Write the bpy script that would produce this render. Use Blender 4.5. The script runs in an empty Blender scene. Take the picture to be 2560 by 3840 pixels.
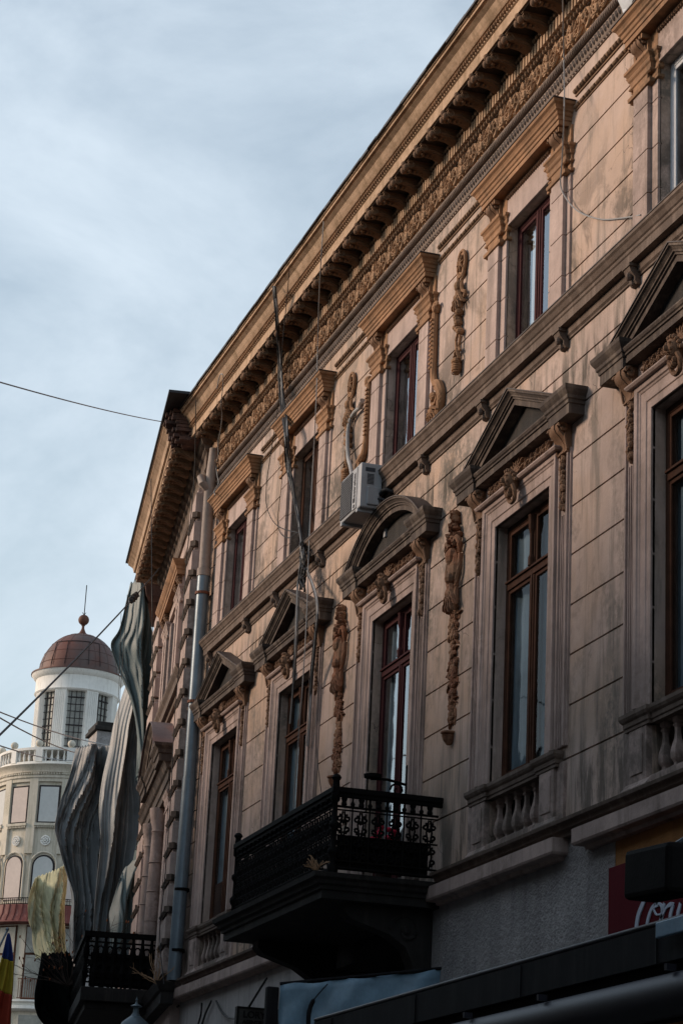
import bpy, math, random
from math import sin, cos, pi, radians as R
from mathutils import Vector, Matrix
C = bpy.context.scene.collection
S = bpy.context.scene
# ------------------------------------------------------------------ camera
cam_d = bpy.data.cameras.new('camera'); cam = bpy.data.objects.new('camera', cam_d); C.objects.link(cam)
PITCH, ROLL, YAW = R(18.3585), R(2.8804), R(16.7749)
F_ = Vector((-cos(YAW)*cos(PITCH), sin(YAW)*cos(PITCH), sin(PITCH)))
R0 = F_.cross(Vector((0, 0, 1))).normalized(); U0 = R0.cross(F_)
R1 = R0*cos(ROLL)+U0*sin(ROLL); U1 = U0*cos(ROLL)-R0*sin(ROLL)
m = Matrix((R1, U1, -F_)).transposed().to_4x4(); m.translation = Vector((0, 0, 1.6))
cam.matrix_world = m
cam_d.sensor_fit = 'VERTICAL'; cam_d.sensor_height = 36; cam_d.lens = 8480.2/3840*36
cam_d.clip_start = 0.05; cam_d.clip_end = 3000
S.camera = cam
# ------------------------------------------------------------------ sky
SUN_EL, SUN_AZ = R(20), R(-118)      # direction the sun stands in (azimuth from +X, counter-clockwise)
W = bpy.data.worlds.new('World'); S.world = W; W.use_nodes = True
nt = W.node_tree; N = nt.nodes; L = nt.links; N.clear()
def nn(t, **k):
    n = N.new(t)
    for a, b in k.items(): setattr(n, a, b)
    return n
out = nn('ShaderNodeOutputWorld'); bg = nn('ShaderNodeBackground'); L.new(bg.outputs[0], out.inputs[0])
sky = nn('ShaderNodeTexSky', sky_type='NISHITA', sun_disc=False, sun_elevation=SUN_EL, sun_rotation=pi/2-SUN_AZ, air_density=1.5, dust_density=1.2, ozone_density=2.0)
geo = nn('ShaderNodeTexCoord')
mp = nn('ShaderNodeMapping'); mp.inputs['Rotation'].default_value = (0.75, 0.35, 0.5); mp.inputs['Scale'].default_value = (1.0, 1.3, 2.1)
L.new(geo.outputs['Generated'], mp.inputs[0])
n1 = nn('ShaderNodeTexNoise'); n1.inputs['Scale'].default_value = 3.8; n1.inputs['Detail'].default_value = 9; n1.inputs['Roughness'].default_value = .58; n1.inputs['Distortion'].default_value = .35
L.new(mp.outputs[0], n1.inputs[0])
cr = nn('ShaderNodeValToRGB'); cr.color_ramp.elements[0].position = .33; cr.color_ramp.elements[1].position = .68
cr.color_ramp.elements[0].color = (.0, .0, .0, 1); cr.color_ramp.elements[1].color = (1, 1, 1, 1)
L.new(n1.outputs[0], cr.inputs[0])
# thin high cloud, denser towards the horizon
sx = nn('ShaderNodeSeparateXYZ'); L.new(geo.outputs['Generated'], sx.inputs[0])
mr = nn('ShaderNodeMapRange'); mr.inputs[1].default_value = .12; mr.inputs[2].default_value = .62; mr.inputs[3].default_value = 1.0; mr.inputs[4].default_value = .38
L.new(sx.outputs[2], mr.inputs[0])
mu = nn('ShaderNodeMath', operation='MULTIPLY'); L.new(cr.outputs[0], mu.inputs[0]); mu.inputs[1].default_value = .62
ad = nn('ShaderNodeMath', operation='MULTIPLY_ADD'); L.new(mr.outputs[0], ad.inputs[0]); ad.inputs[1].default_value = .36; L.new(mu.outputs[0], ad.inputs[2])
ad.use_clamp = True
mix = nn('ShaderNodeMix', data_type='RGBA'); L.new(ad.outputs[0], mix.inputs['Factor'])
L.new(sky.outputs[0], mix.inputs['A']); mix.inputs['B'].default_value = (6.0, 6.85, 7.65, 1)
L.new(mix.outputs['Result'], bg.inputs[0]); bg.inputs[1].default_value = 0.10
# ------------------------------------------------------------------ sun (soft, through thin cloud)
sd = bpy.data.lights.new('sun', 'SUN'); sun = bpy.data.objects.new('sun', sd); C.objects.link(sun)
sd.energy = 2.4; sd.angle = R(16); sd.color = (1, .76, .58)
sv = Vector((cos(SUN_EL)*cos(SUN_AZ), cos(SUN_EL)*sin(SUN_AZ), sin(SUN_EL)))
sun.rotation_euler = sv.to_track_quat('Z', 'Y').to_euler()
S.view_settings.view_transform = 'Standard'; S.view_settings.look = 'None'; S.view_settings.exposure = 0.42
S.render.engine = 'CYCLES'

# ------------------------------------------------------------------ materials
def mat(name, col, rough=.85, metal=0, var=.25, scale=2.0, stain=0, stain_col=(.05, .045, .035), bump=.3, bscale=60, crack=0, streak=0, spec=.3, second=None, second_amt=.5, band=None, bdist=.01):
    M = bpy.data.materials.new(name); M.use_nodes = True
    t = M.node_tree; n = t.nodes; l = t.links; b = n['Principled BSDF']
    b.inputs['Roughness'].default_value = rough; b.inputs['Metallic'].default_value = metal
    b.inputs['Specular IOR Level'].default_value = spec
    g = n.new('ShaderNodeNewGeometry'); P = g.outputs['Position']
    def noise(sc, det=5, ro=.6, st=None, dist=0):
        x = n.new('ShaderNodeTexNoise'); x.inputs['Scale'].default_value = sc; x.inputs['Detail'].default_value = det; x.inputs['Roughness'].default_value = ro; x.inputs['Distortion'].default_value = dist
        if st:
            mm = n.new('ShaderNodeMapping'); mm.inputs['Scale'].default_value = st; l.new(P, mm.inputs[0]); l.new(mm.outputs[0], x.inputs[0])
        else: l.new(P, x.inputs[0])
        return x.outputs[0]
    def ramp(x, a, c_, va=0, vb=1):
        r = n.new('ShaderNodeMapRange'); r.inputs[1].default_value = a; r.inputs[2].default_value = c_; r.inputs[3].default_value = va; r.inputs[4].default_value = vb; l.new(x, r.inputs[0]); return r.outputs[0]
    def mixc(fac, a, c_):
        x = n.new('ShaderNodeMix'); x.data_type = 'RGBA'
        if isinstance(fac, float): x.inputs['Factor'].default_value = fac
        else: l.new(fac, x.inputs['Factor'])
        for s_, v in (('A', a), ('B', c_)):
            if isinstance(v, tuple): x.inputs[s_].default_value = (*v, 1)
            else: l.new(v, x.inputs[s_])
        return x.outputs['Result']
    lo = tuple(c*(1-var) for c in col); hi = tuple(min(1, c*(1+var*.7)) for c in col)
    c = mixc(ramp(noise(scale, 7), .3, .7), lo, hi)
    c = mixc(ramp(noise(scale*9, 4), .35, .75, 0, .35), c, tuple(x*.7 for x in col))
    if second: c = mixc(ramp(noise(scale*.45, 6, .6, None, .6), .5-.14*second_amt, .62), c, second)
    if streak:
        s1 = ramp(noise(1.6, 6, .65, (5, 5, .45)), .50, .66, 0, streak); c = mixc(s1, c, stain_col)
    if stain:
        s2 = noise(.75, 8, .68, (1, 1, .6), .3); s3 = noise(14, 5, .7)
        mlt = n.new('ShaderNodeMath'); mlt.operation = 'MULTIPLY'; l.new(ramp(s2, .49, .60), mlt.inputs[0]); l.new(ramp(s3, .38, .56, 0, stain), mlt.inputs[1])
        c = mixc(mlt.outputs[0], c, stain_col)
    if band:
        sp = n.new('ShaderNodeSeparateXYZ'); l.new(P, sp.inputs[0]); z_ = sp.outputs[2]
        for z0, z1, z2, z3, amt, th in band:
            b1 = ramp(z_, z0, z1); b2 = ramp(z_, z3, z2); nzz = ramp(noise(2.2, 8, .7, (2.6, 2.6, .45) if amt > .7 else (1, 1, .8), .4), th, th+.1)
            a1 = n.new('ShaderNodeMath'); a1.operation = 'MULTIPLY'; l.new(b1, a1.inputs[0]); l.new(b2, a1.inputs[1])
            a2_ = n.new('ShaderNodeMath'); a2_.operation = 'MULTIPLY'; l.new(a1.outputs[0], a2_.inputs[0]); l.new(nzz, a2_.inputs[1])
            a3 = n.new('ShaderNodeMath'); a3.operation = 'MULTIPLY'; l.new(a2_.outputs[0], a3.inputs[0]); a3.inputs[1].default_value = amt
            c = mixc(a3.outputs[0], c, (.055, .047, .036))
    if crack:
        v = n.new('ShaderNodeTexVoronoi'); v.feature = 'DISTANCE_TO_EDGE'; v.inputs['Scale'].default_value = .9
        ds = n.new('ShaderNodeVectorMath'); ds.operation = 'MULTIPLY_ADD'; nz = n.new('ShaderNodeTexNoise'); nz.inputs['Scale'].default_value = 3; nz.inputs['Detail'].default_value = 6; l.new(P, nz.inputs[0])
        l.new(nz.outputs[1], ds.inputs[0]); ds.inputs[1].default_value = (.45, .45, .45); l.new(P, ds.inputs[2]); l.new(ds.outputs[0], v.inputs[0])
        k = n.new('ShaderNodeMath'); k.operation = 'MULTIPLY'; l.new(ramp(v.outputs[0], .004, .0, 0, crack), k.inputs[0]); l.new(ramp(noise(.8, 3), .5, .6), k.inputs[1])
        c = mixc(k.outputs[0], c, (.06, .045, .04))
    l.new(c, b.inputs['Base Color'])
    if bump:
        bn = n.new('ShaderNodeBump'); bn.inputs['Strength'].default_value = bump; bn.inputs['Distance'].default_value = bdist
        l.new(noise(bscale, 6, .65), bn.inputs['Height']); l.new(bn.outputs[0], b.inputs['Normal'])
    return M
STAIN = (.10, .085, .06)
M = dict(
 wall=mat('pink_stucco', (.50, .385, .33), var=.28, scale=1.1, stain=.9, streak=.75, stain_col=(.17, .145, .12), crack=.95, bump=.35, bscale=35, second=(.46, .325, .24), second_amt=.4, band=[(8.2, 8.35, 8.5, 8.75, .85, .47), (9.0, 9.2, 9.5, 10.6, .7, .46), (4.75, 4.8, 5.1, 5.9, .75, .45), (6.0, 6.6, 7.2, 8.0, .4, .53)]),
 trim=mat('pink_trim_stucco', (.45, .345, .305), var=.3, scale=2.5, stain=.6, streak=.5, stain_col=(.15, .115, .095), band=[(4.7, 4.75, 5.1, 5.5, .6, .44)], bump=.35, bscale=45),
 ochre=mat('ochre_stucco', (.33, .180, .095), var=.3, scale=3, stain=.6, streak=.5, stain_col=(.11, .07, .04), bump=.35, bscale=50),
 orn=mat('ochre_ornament', (.215, .122, .072), var=.35, scale=5, stain=.4, streak=.2, stain_col=(.10, .07, .05), bump=.5, bscale=90),
 frz=mat('frieze_plaster', (.62, .39, .22), var=.3, scale=4, stain=.4, streak=.35, stain_col=(.13, .09, .06), bump=.5, bscale=90),
 rope=mat('weathered_rope', (.25, .19, .155), var=.35, scale=6, bump=.4, bscale=90),
 modl=mat('dark_modillion', (.20, .12, .07), var=.4, scale=6, bump=.5, bscale=90),  # darker ochre for modillions, beads and egg mouldings
 rust=mat('broken_terracotta', (.20, .085, .045), var=.6, scale=9, bump=.9, bscale=60, second=(.30, .17, .10), second_amt=.3),
 frzo=mat('frieze_carving', (.40, .245, .145), var=.3, scale=5, stain=.3, bump=.5, bscale=90),
 orn2=mat('browned_ornament', (.20, .115, .07), var=.4, scale=6, bump=.5, bscale=90, second=(.22, .09, .045), second_amt=.5),
 corn=mat('cornice_plaster', (.50, .345, .235), var=.2, scale=2, streak=.65, stain=.5, stain_col=(.2, .13, .07), bump=.3, bscale=40),
 ped=mat('weathered_pediment', (.075, .056, .046), var=.4, scale=2.5, streak=.4, stain_col=(.30, .24, .19), bump=.4, bscale=50),
 course=mat('weathered_course', (.125, .09, .07), var=.35, scale=2.5, streak=.45, stain_col=(.26, .2, .165), bump=.4, bscale=50),
 dark=mat('dark_shaded_stone', (.020, .018, .017), var=.4, scale=3, streak=.3, stain_col=(.07, .06, .05), bump=.5, bscale=50),  # near-black stone; on tympana and the neighbour's soffit it paints in shade
 soffit=mat('shade_toned_soffit', (.045, .032, .024), var=.4, scale=3, bump=.5, bscale=50),  # underside shade put into the base colour
 grey=mat('grey_roughcast', (.42, .40, .395), var=.3, scale=2, bump=1.0, bscale=26, bdist=.05, streak=.3, stain_col=(.11, .10, .095)),
 yellow=mat('ochre_paint_patch', (.36, .165, .05), var=.25, scale=3, bump=.6, bscale=60, crack=.9, streak=.3, stain_col=(.12, .06, .03)),
 shop=mat('pale_shop_wall', (.42, .40, .39), var=.2, scale=2, bump=.3, streak=.4, stain_col=(.12, .11, .1)),
 tin=mat('dark_roof_tin', (.035, .033, .036), rough=.5, metal=.4, var=.3, scale=4, bump=.2, bscale=20),
 tin2=mat('brown_ledge_tin', (.07, .055, .05), rough=.6, metal=.2, var=.4, scale=4, bump=.2, bscale=20),
 iron=mat('black_iron', (.006, .0055, .0055), rough=.7, metal=.0, spec=.06, var=.4, scale=9, bump=.2),
 pipe=mat('galvanised_pipe', (.17, .215, .25), rough=.42, metal=.35, var=.18, scale=5, bump=.08, bscale=30),
 pipe2=mat('old_painted_pipe', (.36, .29, .25), rough=.7, var=.3, scale=6, stain=.6, bump=.3),
 rustband=mat('rusty_band', (.16, .06, .035), rough=.8, var=.4, scale=9),
 redwood=mat('dark_red_window_paint', (.058, .016, .018), rough=.75, spec=.12, var=.25, scale=5, bump=.15),
 brownwood=mat('brown_window_wood', (.075, .033, .02), rough=.8, spec=.12, var=.4, scale=6, bump=.3, streak=.4, stain_col=(.05, .03, .02)),
 oldwood=mat('weathered_shutter_wood', (.06, .035, .025), rough=.8, var=.4, scale=6, bump=.4),
 white=mat('white_window_plastic', (.55, .58, .62), rough=.4, var=.05),
 curtain=mat('white_curtain', (.62, .66, .70), rough=.9, var=.12, scale=3, bump=0),
 teal=mat('bluish_curtain', (.20, .26, .29), rough=.9, var=.35, scale=2.5, bump=0, streak=.5, stain_col=(.33, .42, .46)),
 poster=mat('faded_poster', (.30, .16, .17), rough=.7, var=.5, scale=5, bump=0, second=(.12, .25, .28), second_amt=1.0),
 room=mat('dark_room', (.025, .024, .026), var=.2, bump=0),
 acw=mat('grey_ac_casing', (.36, .37, .385), rough=.5, var=.1, scale=3, bump=.05, streak=.3, stain_col=(.2, .2, .2)),
 acd=mat('dark_ac_grille', (.10, .105, .115), rough=.6, var=.1, bump=0),
 ink=mat('dark_ink', (.05, .055, .065), var=.05, bump=0),
 cable=mat('black_cable', (.02, .02, .022), rough=.6, var=.1, bump=0),
 wcable=mat('pale_cable', (.30, .30, .30), rough=.6, var=.1, bump=0),
 awn=mat('black_awning', (.008, .008, .010), rough=.7, spec=.15, var=.5, scale=3, streak=.5, stain_col=(.022, .022, .024), bump=.1, bscale=20),
 bar=mat('dark_metal_bar', (.026, .026, .036), rough=.45, metal=.4, var=.2, bump=.05),
 red=mat('dark_red_sign', (.10, .006, .012), rough=.8, var=.1, bump=0, spec=.1),
 script=mat('white_sign_paint', (.50, .56, .66), rough=.6, var=.06, bump=0),
 signp=mat('grimy_sign_panel', (.10, .095, .09), rough=.6, var=.3, scale=5, bump=.1),
 signk=mat('sign_letter_black', (.014, .012, .012), rough=.6, var=.1, bump=0),
 sheet=mat('blue_plastic_sheet', (.22, .35, .46), rough=.35, var=.25, scale=4, bump=.5, bscale=9),
 tarp=mat('grey_scaffold_net', (.22, .245, .255), rough=.42, var=.45, scale=1.5, bump=.3, bscale=60),
 tarpd=mat('dark_green_scaffold_net', (.12, .165, .17), rough=.5, var=.3, scale=1.5, bump=.3, bscale=60),
 tarpm=mat('charcoal_scaffold_net', (.075, .085, .09), rough=.45, var=.5, scale=1.5, bump=.3, bscale=60, second=(.22, .24, .25), second_amt=.3),
 tarpy=mat('yellow_green_net', (.70, .69, .45), rough=.8, var=.35, scale=3, bump=.3, bscale=60, streak=.5, stain_col=(.10, .11, .05)),
 black=mat('black_bundle', (.007, .009, .009), rough=.9, spec=.05, var=.4, scale=3, bump=.4),
 stone=mat('pale_tower_stone', (.62, .57, .48), var=.15, scale=.35, streak=.45, stain=.5, stain_col=(.28, .27, .19), bump=.1, bscale=6),
 twhite=mat('white_tower_paint', (.80, .79, .75), var=.1, scale=.4, streak=.3, stain_col=(.40, .39, .34), bump=0),
 dome=mat('rusty_dome_metal', (.15, .06, .045), rough=.6, var=.3, scale=.5, bump=.1, bscale=8, second=(.10, .085, .082), second_amt=.9),
 rustm=mat('rusty_finial', (.13, .055, .035), rough=.7, var=.3),
 blind=mat('pale_blind', (.55, .56, .55), var=.08, scale=.5, bump=0),
 blindp=mat('pinkish_blind', (.62, .53, .48), var=.08, scale=.5, bump=0),
 mullion=mat('black_glazing_bar', (.03, .025, .028), var=.2, bump=0),
 tglass=mat('grimy_tower_glass', (.20, .20, .175), rough=.25, var=.6, scale=1.2, bump=0, spec=.8),
 redroof=mat('red_mansard_tin', (.15, .035, .028), rough=.55, var=.2, scale=.7, bump=.1, bscale=6, streak=.3, stain_col=(.35, .2, .17)),
 brick=mat('exposed_brick', (.16, .09, .07), var=.5, scale=6, bump=.8, bscale=40, stain=.7, stain_col=(.03, .028, .03)),
 fblue=mat('flag_blue', (.02, .045, .20), var=.15, bump=.1), fyel=mat('flag_yellow', (.42, .33, .035), var=.15, bump=.1), fred=mat('flag_red', (.30, .04, .02), var=.15, bump=.1),
 lamp=mat('painted_lamp_metal', (.10, .14, .165), rough=.45, metal=.2, var=.25, bump=.1),
 twig=mat('bare_twig', (.05, .035, .028), var=.3, bump=0), straw=mat('dry_straw', (.34, .21, .12), var=.3, bump=0), leaf=mat('withered_leaf', (.22, .07, .025), var=.3, bump=0),
 flower=mat('red_flower', (.55, .02, .06), var=.2, bump=0),
 asphalt=mat('cobbled_road', (.08, .078, .075), var=.3, scale=2, bump=.5), pave=mat('stone_pavement', (.09, .085, .08), var=.25, scale=2, bump=.4),
 opp=mat('opposite_stucco', (.17, .15, .14), var=.2, scale=1, bump=.2),
)
def glass(name, tint, refl):
    Mm = bpy.data.materials.new(name); Mm.use_nodes = True; t = Mm.node_tree; n = t.nodes; l = t.links; n.clear()
    o = n.new('ShaderNodeOutputMaterial'); mx = n.new('ShaderNodeMixShader'); tr = n.new('ShaderNodeBsdfTransparent'); gl = n.new('ShaderNodeBsdfGlossy')
    tr.inputs[0].default_value = (*tint, 1); gl.inputs['Roughness'].default_value = .03; gl.inputs[0].default_value = (.9, .95, 1, 1)
    fr = n.new('ShaderNodeFresnel'); fr.inputs[0].default_value = 1.5
    g = n.new('ShaderNodeNewGeometry'); nz = n.new('ShaderNodeTexNoise'); nz.inputs['Scale'].default_value = 2.2; nz.inputs['Detail'].default_value = 2
    bp = n.new('ShaderNodeBump'); bp.inputs['Strength'].default_value = .12; bp.inputs['Distance'].default_value = .05
    l.new(g.outputs['Position'], nz.inputs[0]); l.new(nz.outputs[0], bp.inputs['Height']); l.new(bp.outputs[0], gl.inputs['Normal']); l.new(bp.outputs[0], fr.inputs['Normal'])
    k = n.new('ShaderNodeMath'); k.operation = 'MULTIPLY'; k.inputs[1].default_value = refl; k.use_clamp = True; l.new(fr.outputs[0], k.inputs[0])
    l.new(k.outputs[0], mx.inputs[0]); l.new(tr.outputs[0], mx.inputs[1]); l.new(gl.outputs[0], mx.inputs[2]); l.new(mx.outputs[0], o.inputs[0])
    return Mm
M['glass'] = glass('window_glass', (.85, .9, .92), 2.2)
M['dglass'] = glass('dusty_window_glass', (.75, .8, .84), .4)

# ------------------------------------------------------------------ mesh builder; local frame: x right, z up, p = how far it stands out (y = -p)
class MB:
    def __init__(s): s.v = []; s.f = []
    def add(s, vs, fs):
        o = len(s.v); s.v += [tuple(v) for v in vs]; s.f += [tuple(i+o for i in f) for f in fs]; return s
    def box(s, x0, x1, p0, p1, z0, z1):
        v = [(x, -p, z) for z in (z0, z1) for p in (p0, p1) for x in (x0, x1)]
        return s.add(v, [(0, 1, 3, 2), (4, 6, 7, 5), (0, 4, 5, 1), (2, 3, 7, 6), (0, 2, 6, 4), (1, 5, 7, 3)])
    def xbox(s, c, dx, dy, dz, rz=0, ry=0, rx=0):
        m = Matrix.Rotation(rz, 3, 'Z') @ Matrix.Rotation(ry, 3, 'Y') @ Matrix.Rotation(rx, 3, 'X')
        v = [Vector(c)+m @ Vector((a*dx/2, b*dy/2, d*dz/2)) for d in (-1, 1) for b in (-1, 1) for a in (-1, 1)]
        return s.add(v, [(0, 2, 3, 1), (4, 5, 7, 6), (0, 1, 5, 4), (2, 6, 7, 3), (0, 4, 6, 2), (1, 3, 7, 5)])
    def mould(s, prof, x0, x1, ret=(1, 1)):
        """prof [(p,z)] bottom to top, swept along x with mitred returns to the wall"""
        n = len(prof); v = []
        for p, z in prof:
            a = x0-(p if ret[0] else 0); b = x1+(p if ret[1] else 0)
            v += [(a, 0.02, z), (a, -p, z), (b, -p, z), (b, 0.02, z)]
        f = []
        for i in range(n-1):
            for k in range(3):
                a = i*4+k; f.append((a, a+1, a+5, a+4))
        f.append((3, 2, 1, 0)); f.append(tuple(4*(n-1)+k for k in range(4)))
        return s.add(v, f)
    def sweep(s, prof, pts, closed=False):
        """prof [(p,h)] (closed ring) swept along polyline pts [(x,z)]; h is offset to the left of travel"""
        n = len(prof); m_ = len(pts); v = []; f = []
        for i, (x, z) in enumerate(pts):
            a = Vector(pts[max(i-1, 0)]); b = Vector(pts[i]); c = Vector(pts[min(i+1, m_-1)])
            d1 = (b-a).normalized() if i > 0 else (c-b).normalized(); d2 = (c-b).normalized() if i < m_-1 else d1
            n1 = Vector((-d1.y, d1.x)); n2 = Vector((-d2.y, d2.x)); nn_ = (n1+n2); nn_ = nn_/max(nn_.length_squared/2, 1e-6)
            for p, h in prof: v.append((x+nn_.x*h, -p, z+nn_.y*h))
        for i in range(m_-1):
            for k in range(n):
                k2 = (k+1) % n; f.append((i*n+k, i*n+k2, (i+1)*n+k2, (i+1)*n+k))
        f.append(tuple(range(n-1, -1, -1))); f.append(tuple((m_-1)*n+k for k in range(n)))
        return s.add(v, f)
    def tube(s, pts, r, n=8, cap=True):
        """tube through 3-D points (x, y, z); r number or list"""
        pts = [Vector(p) for p in pts]; rs = r if isinstance(r, (list, tuple)) else [r]*len(pts); v = []; f = []; up = Vector((.13, .27, .95))
        for i, p in enumerate(pts):
            d = (pts[min(i+1, len(pts)-1)]-pts[max(i-1, 0)]).normalized(); a = d.cross(up)
            if a.length < .1: a = d.cross(Vector((1, 0, 0)))
            a.normalize(); b = d.cross(a); up = a.cross(d) if False else up
            for k in range(n): t = 2*pi*k/n; v.append(p+(a*cos(t)+b*sin(t))*rs[i])
        for i in range(len(pts)-1):
            for k in range(n): k2 = (k+1) % n; f.append((i*n+k, i*n+k2, (i+1)*n+k2, (i+1)*n+k))
        if cap: f.append(tuple(range(n-1, -1, -1))); f.append(tuple((len(pts)-1)*n+k for k in range(n)))
        return s.add(v, f)
    def lathe(s, prof, c=(0, 0, 0), n=16, a0=0, a1=2*pi, sq=0, rot=0):
        v = []; f = []; full = abs(a1-a0-2*pi) < 1e-6; m_ = n if full else n+1
        for r, z in prof:
            for k in range(m_):
                t = a0+(a1-a0)*k/n+rot; v.append((c[0]+r*cos(t), c[1]+r*sin(t), c[2]+z))
        for i in range(len(prof)-1):
            for k in range(n): k2 = (k+1) % m_; f.append((i*m_+k, i*m_+k2, (i+1)*m_+k2, (i+1)*m_+k))
        if full: f.append(tuple(range(n-1, -1, -1))); f.append(tuple((len(prof)-1)*n+k for k in range(n)))
        return s.add(v, f)
    def blob(s, c, rx, ry, rz, rot=0, seg=8, ring=5, tilt=0):
        """ellipsoid; c=(x,p,z); rot turns it in the wall plane"""
        v = []; f = []; cr_, sr = cos(rot), sin(rot)
        for i in range(ring+1):
            ph = pi*i/ring
            for k in range(seg):
                t = 2*pi*k/seg; x = rx*sin(ph)*cos(t); y = ry*sin(ph)*sin(t); z = rz*cos(ph)
                v.append((c[0]+x*cr_-z*sr, -c[1]-y-tilt*z, c[2]+x*sr+z*cr_))
        for i in range(ring):
            for k in range(seg): k2 = (k+1) % seg; f.append((i*seg+k, i*seg+k2, (i+1)*seg+k2, (i+1)*seg+k))
        return s.add(v, f)
    def prism(s, poly, p0, p1):
        n = len(poly); v = [(x, -p0, z) for x, z in poly]+[(x, -p1, z) for x, z in poly]
        return s.add(v, [tuple(range(n)), tuple(range(2*n-1, n-1, -1))]+[(i, i+n, (i+1) % n+n, (i+1) % n) for i in range(n)])
    def xprism(s, poly, x0, x1):
        """poly [(p,z)] extruded along x"""
        n = len(poly); v = [(x0, -p, z) for p, z in poly]+[(x1, -p, z) for p, z in poly]
        return s.add(v, [tuple(range(n)), tuple(range(2*n-1, n-1, -1))]+[(i, i+n, (i+1) % n+n, (i+1) % n) for i in range(n)])
    def build(s, name, material, parent=None, smooth=False, bevel=0):
        me = bpy.data.meshes.new(name); me.from_pydata(s.v, [], s.f); me.materials.append(M[material] if isinstance(material, str) else material)
        me.validate(); me.update()
        import bmesh
        b = bmesh.new(); b.from_mesh(me); bmesh.ops.recalc_face_normals(b, faces=b.faces); b.to_mesh(me); b.free()
        if smooth:
            for p in me.polygons: p.use_smooth = True
            try: me.set_sharp_from_angle(angle=R(48))
            except Exception: pass
        o = bpy.data.objects.new(name, me); C.objects.link(o)
        if parent: o.parent = parent
        if bevel:
            bv = o.modifiers.new('bevel', 'BEVEL'); bv.width = bevel; bv.segments = 2; bv.limit_method = 'ANGLE'; bv.angle_limit = R(40)
        return o
def empty(name, loc=(0, 0, 0), rz=0):
    o = bpy.data.objects.new(name, None); C.objects.link(o); o.location = loc; o.rotation_euler = (0, 0, rz); o.empty_display_size = .3; return o
def tag(o, label=None, cat=None, group=None, kind=None):
    for k, v in (('label', label), ('category', cat), ('group', group), ('kind', kind)):
        if v: o[k] = v
    return o
def copy_tree(o, parent=None, loc=None):
    c = o.copy(); C.objects.link(c); c.parent = parent
    if loc is not None: c.location = loc
    for ch in list(o.children): copy_tree(ch, c)
    return c
def catenary(a, b, sag, n=14):
    a = Vector(a); b = Vector(b); return [a.lerp(b, i/n)-Vector((0, 0, sag*4*(i/n)*(1-i/n))) for i in range(n+1)]
def spline(pts, n=6):
    pts = [Vector(p) for p in pts]; o = []
    for i in range(len(pts)-1):
        p0 = pts[max(i-1, 0)]; p1 = pts[i]; p2 = pts[i+1]; p3 = pts[min(i+2, len(pts)-1)]
        for k in range(n):
            t = k/n; o.append(.5*((2*p1)+(-p0+p2)*t+(2*p0-5*p1+4*p2-p3)*t*t+(-p0+3*p1-3*p2+p3)*t**3))
    o.append(pts[-1]); return o
def ray(px, py):
    return F_+R1*((px-1280)/8480.2)-U1*((py-1920)/8480.2)
def onwall(px, py, p):           # photo pixel -> world point on the plane p metres in front of the main facade
    d = ray(px, py); t = (6.6-p)/d.y; return Vector((d.x*t, 6.6-p, d.z*t+1.6))
def onx(px, py, X):
    d = ray(px, py); t = X/d.x; return Vector((X, d.y*t, d.z*t+1.6))

# ------------------------------------------------------------------ ornament kit
def petal(mb, x, p, z, ang, ln, w, d=.03, curl=0):
    """tapered leaf lying on the wall from (x,z) in direction ang"""
    k = 4
    for i in range(k):
        t = (i+.5)/k; a = ang+curl*t; wx = w*(1-.65*t); mb.blob((x+cos(ang+curl*t*.5)*ln*t, p+d*(.35+.9*t*(1.1-t)), z+sin(ang+curl*t*.5)*ln*t), wx, d*.85, ln/k*.85, a-pi/2, 6, 4)
def spiral(mb, x, p, z, r, turns, a0, dirn=1, w=.018, n=16, d=.03):
    pts = []; rs = []
    for i in range(n+1):
        t = i/n; rr = r*(1-.82*t); a = a0+dirn*turns*2*pi*t
        pts.append((x+rr*cos(a), -(p+d*(.5+.6*t)), z+rr*sin(a))); rs.append(w*(1-.35*t))
    mb.tube(pts, rs, 6); mb.blob((x, p+d, z), w*1.3, w*1.2, w*1.3, 0, 6, 4)
def leafy(mb, rng, x, z0, z1, w, p, size=.03):
    """a hanging bunch of fruit, leaves and ribbons"""
    z = z1
    while z > z0:
        ww = w*(.55+.45*abs(sin(z*21+x)))
        for k in range(3):
            s_ = size*rng.uniform(.6, 1.1); mb.blob((x+rng.uniform(-1, 1)*ww*.6, p+rng.uniform(.2, .9)*size, z+rng.uniform(-.02, .02)), s_, s_*.9, s_*rng.uniform(.8, 1.5), rng.uniform(-.6, .6), 6, 4)
        if rng.random() < .6: petal(mb, x, p, z, -pi/2+rng.choice((-1, 1))*rng.uniform(.5, 1.2), ww*1.1, size*.5, size*.8, rng.uniform(-1, 1))
        z -= size*1.15
def console(mb, x, z0, z1, w, d):
    """scrolled bracket: big curl at top, tapering S to the foot; ribs across its front"""
    h = z1-z0
    for k, xo in enumerate((-.33, 0, .33)):
        xa = x+w*xo; ww = w*(.30 if k != 1 else .34)/2; poly = []
        pr_ = [(.0, 1), (.92, 1), (1.0, .93), (1.0, .78), (.90, .66), (.72, .58), (.5, .46), (.34, .32), (.28, .18), (.36, .08), (.40, .03), (.3, 0), (0, 0)]
        mb.xprism([(p*d*(1 if k == 1 else .93), z0+h*t) for p, t in pr_], xa-ww, xa+ww)
    for sx_ in (-1, 1):
        xs = x+sx_*w*.5; ang = [i*pi/8 for i in range(17)]
        pts = [(xs+sx_*.006, -(d*.62+d*.30*(1-i/20)*cos(a)), z0+h*.80+h*.19*(1-i/20)*sin(a)) for i, a in enumerate(ang)]
        mb.tube(pts, .10*d+.004, 5)
        mb.tube([(xs+sx_*.004, -(d*.30+d*.2*t), z0+h*(.1+.5*t)) for t in (0, .5, 1)], .012, 5)
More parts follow.
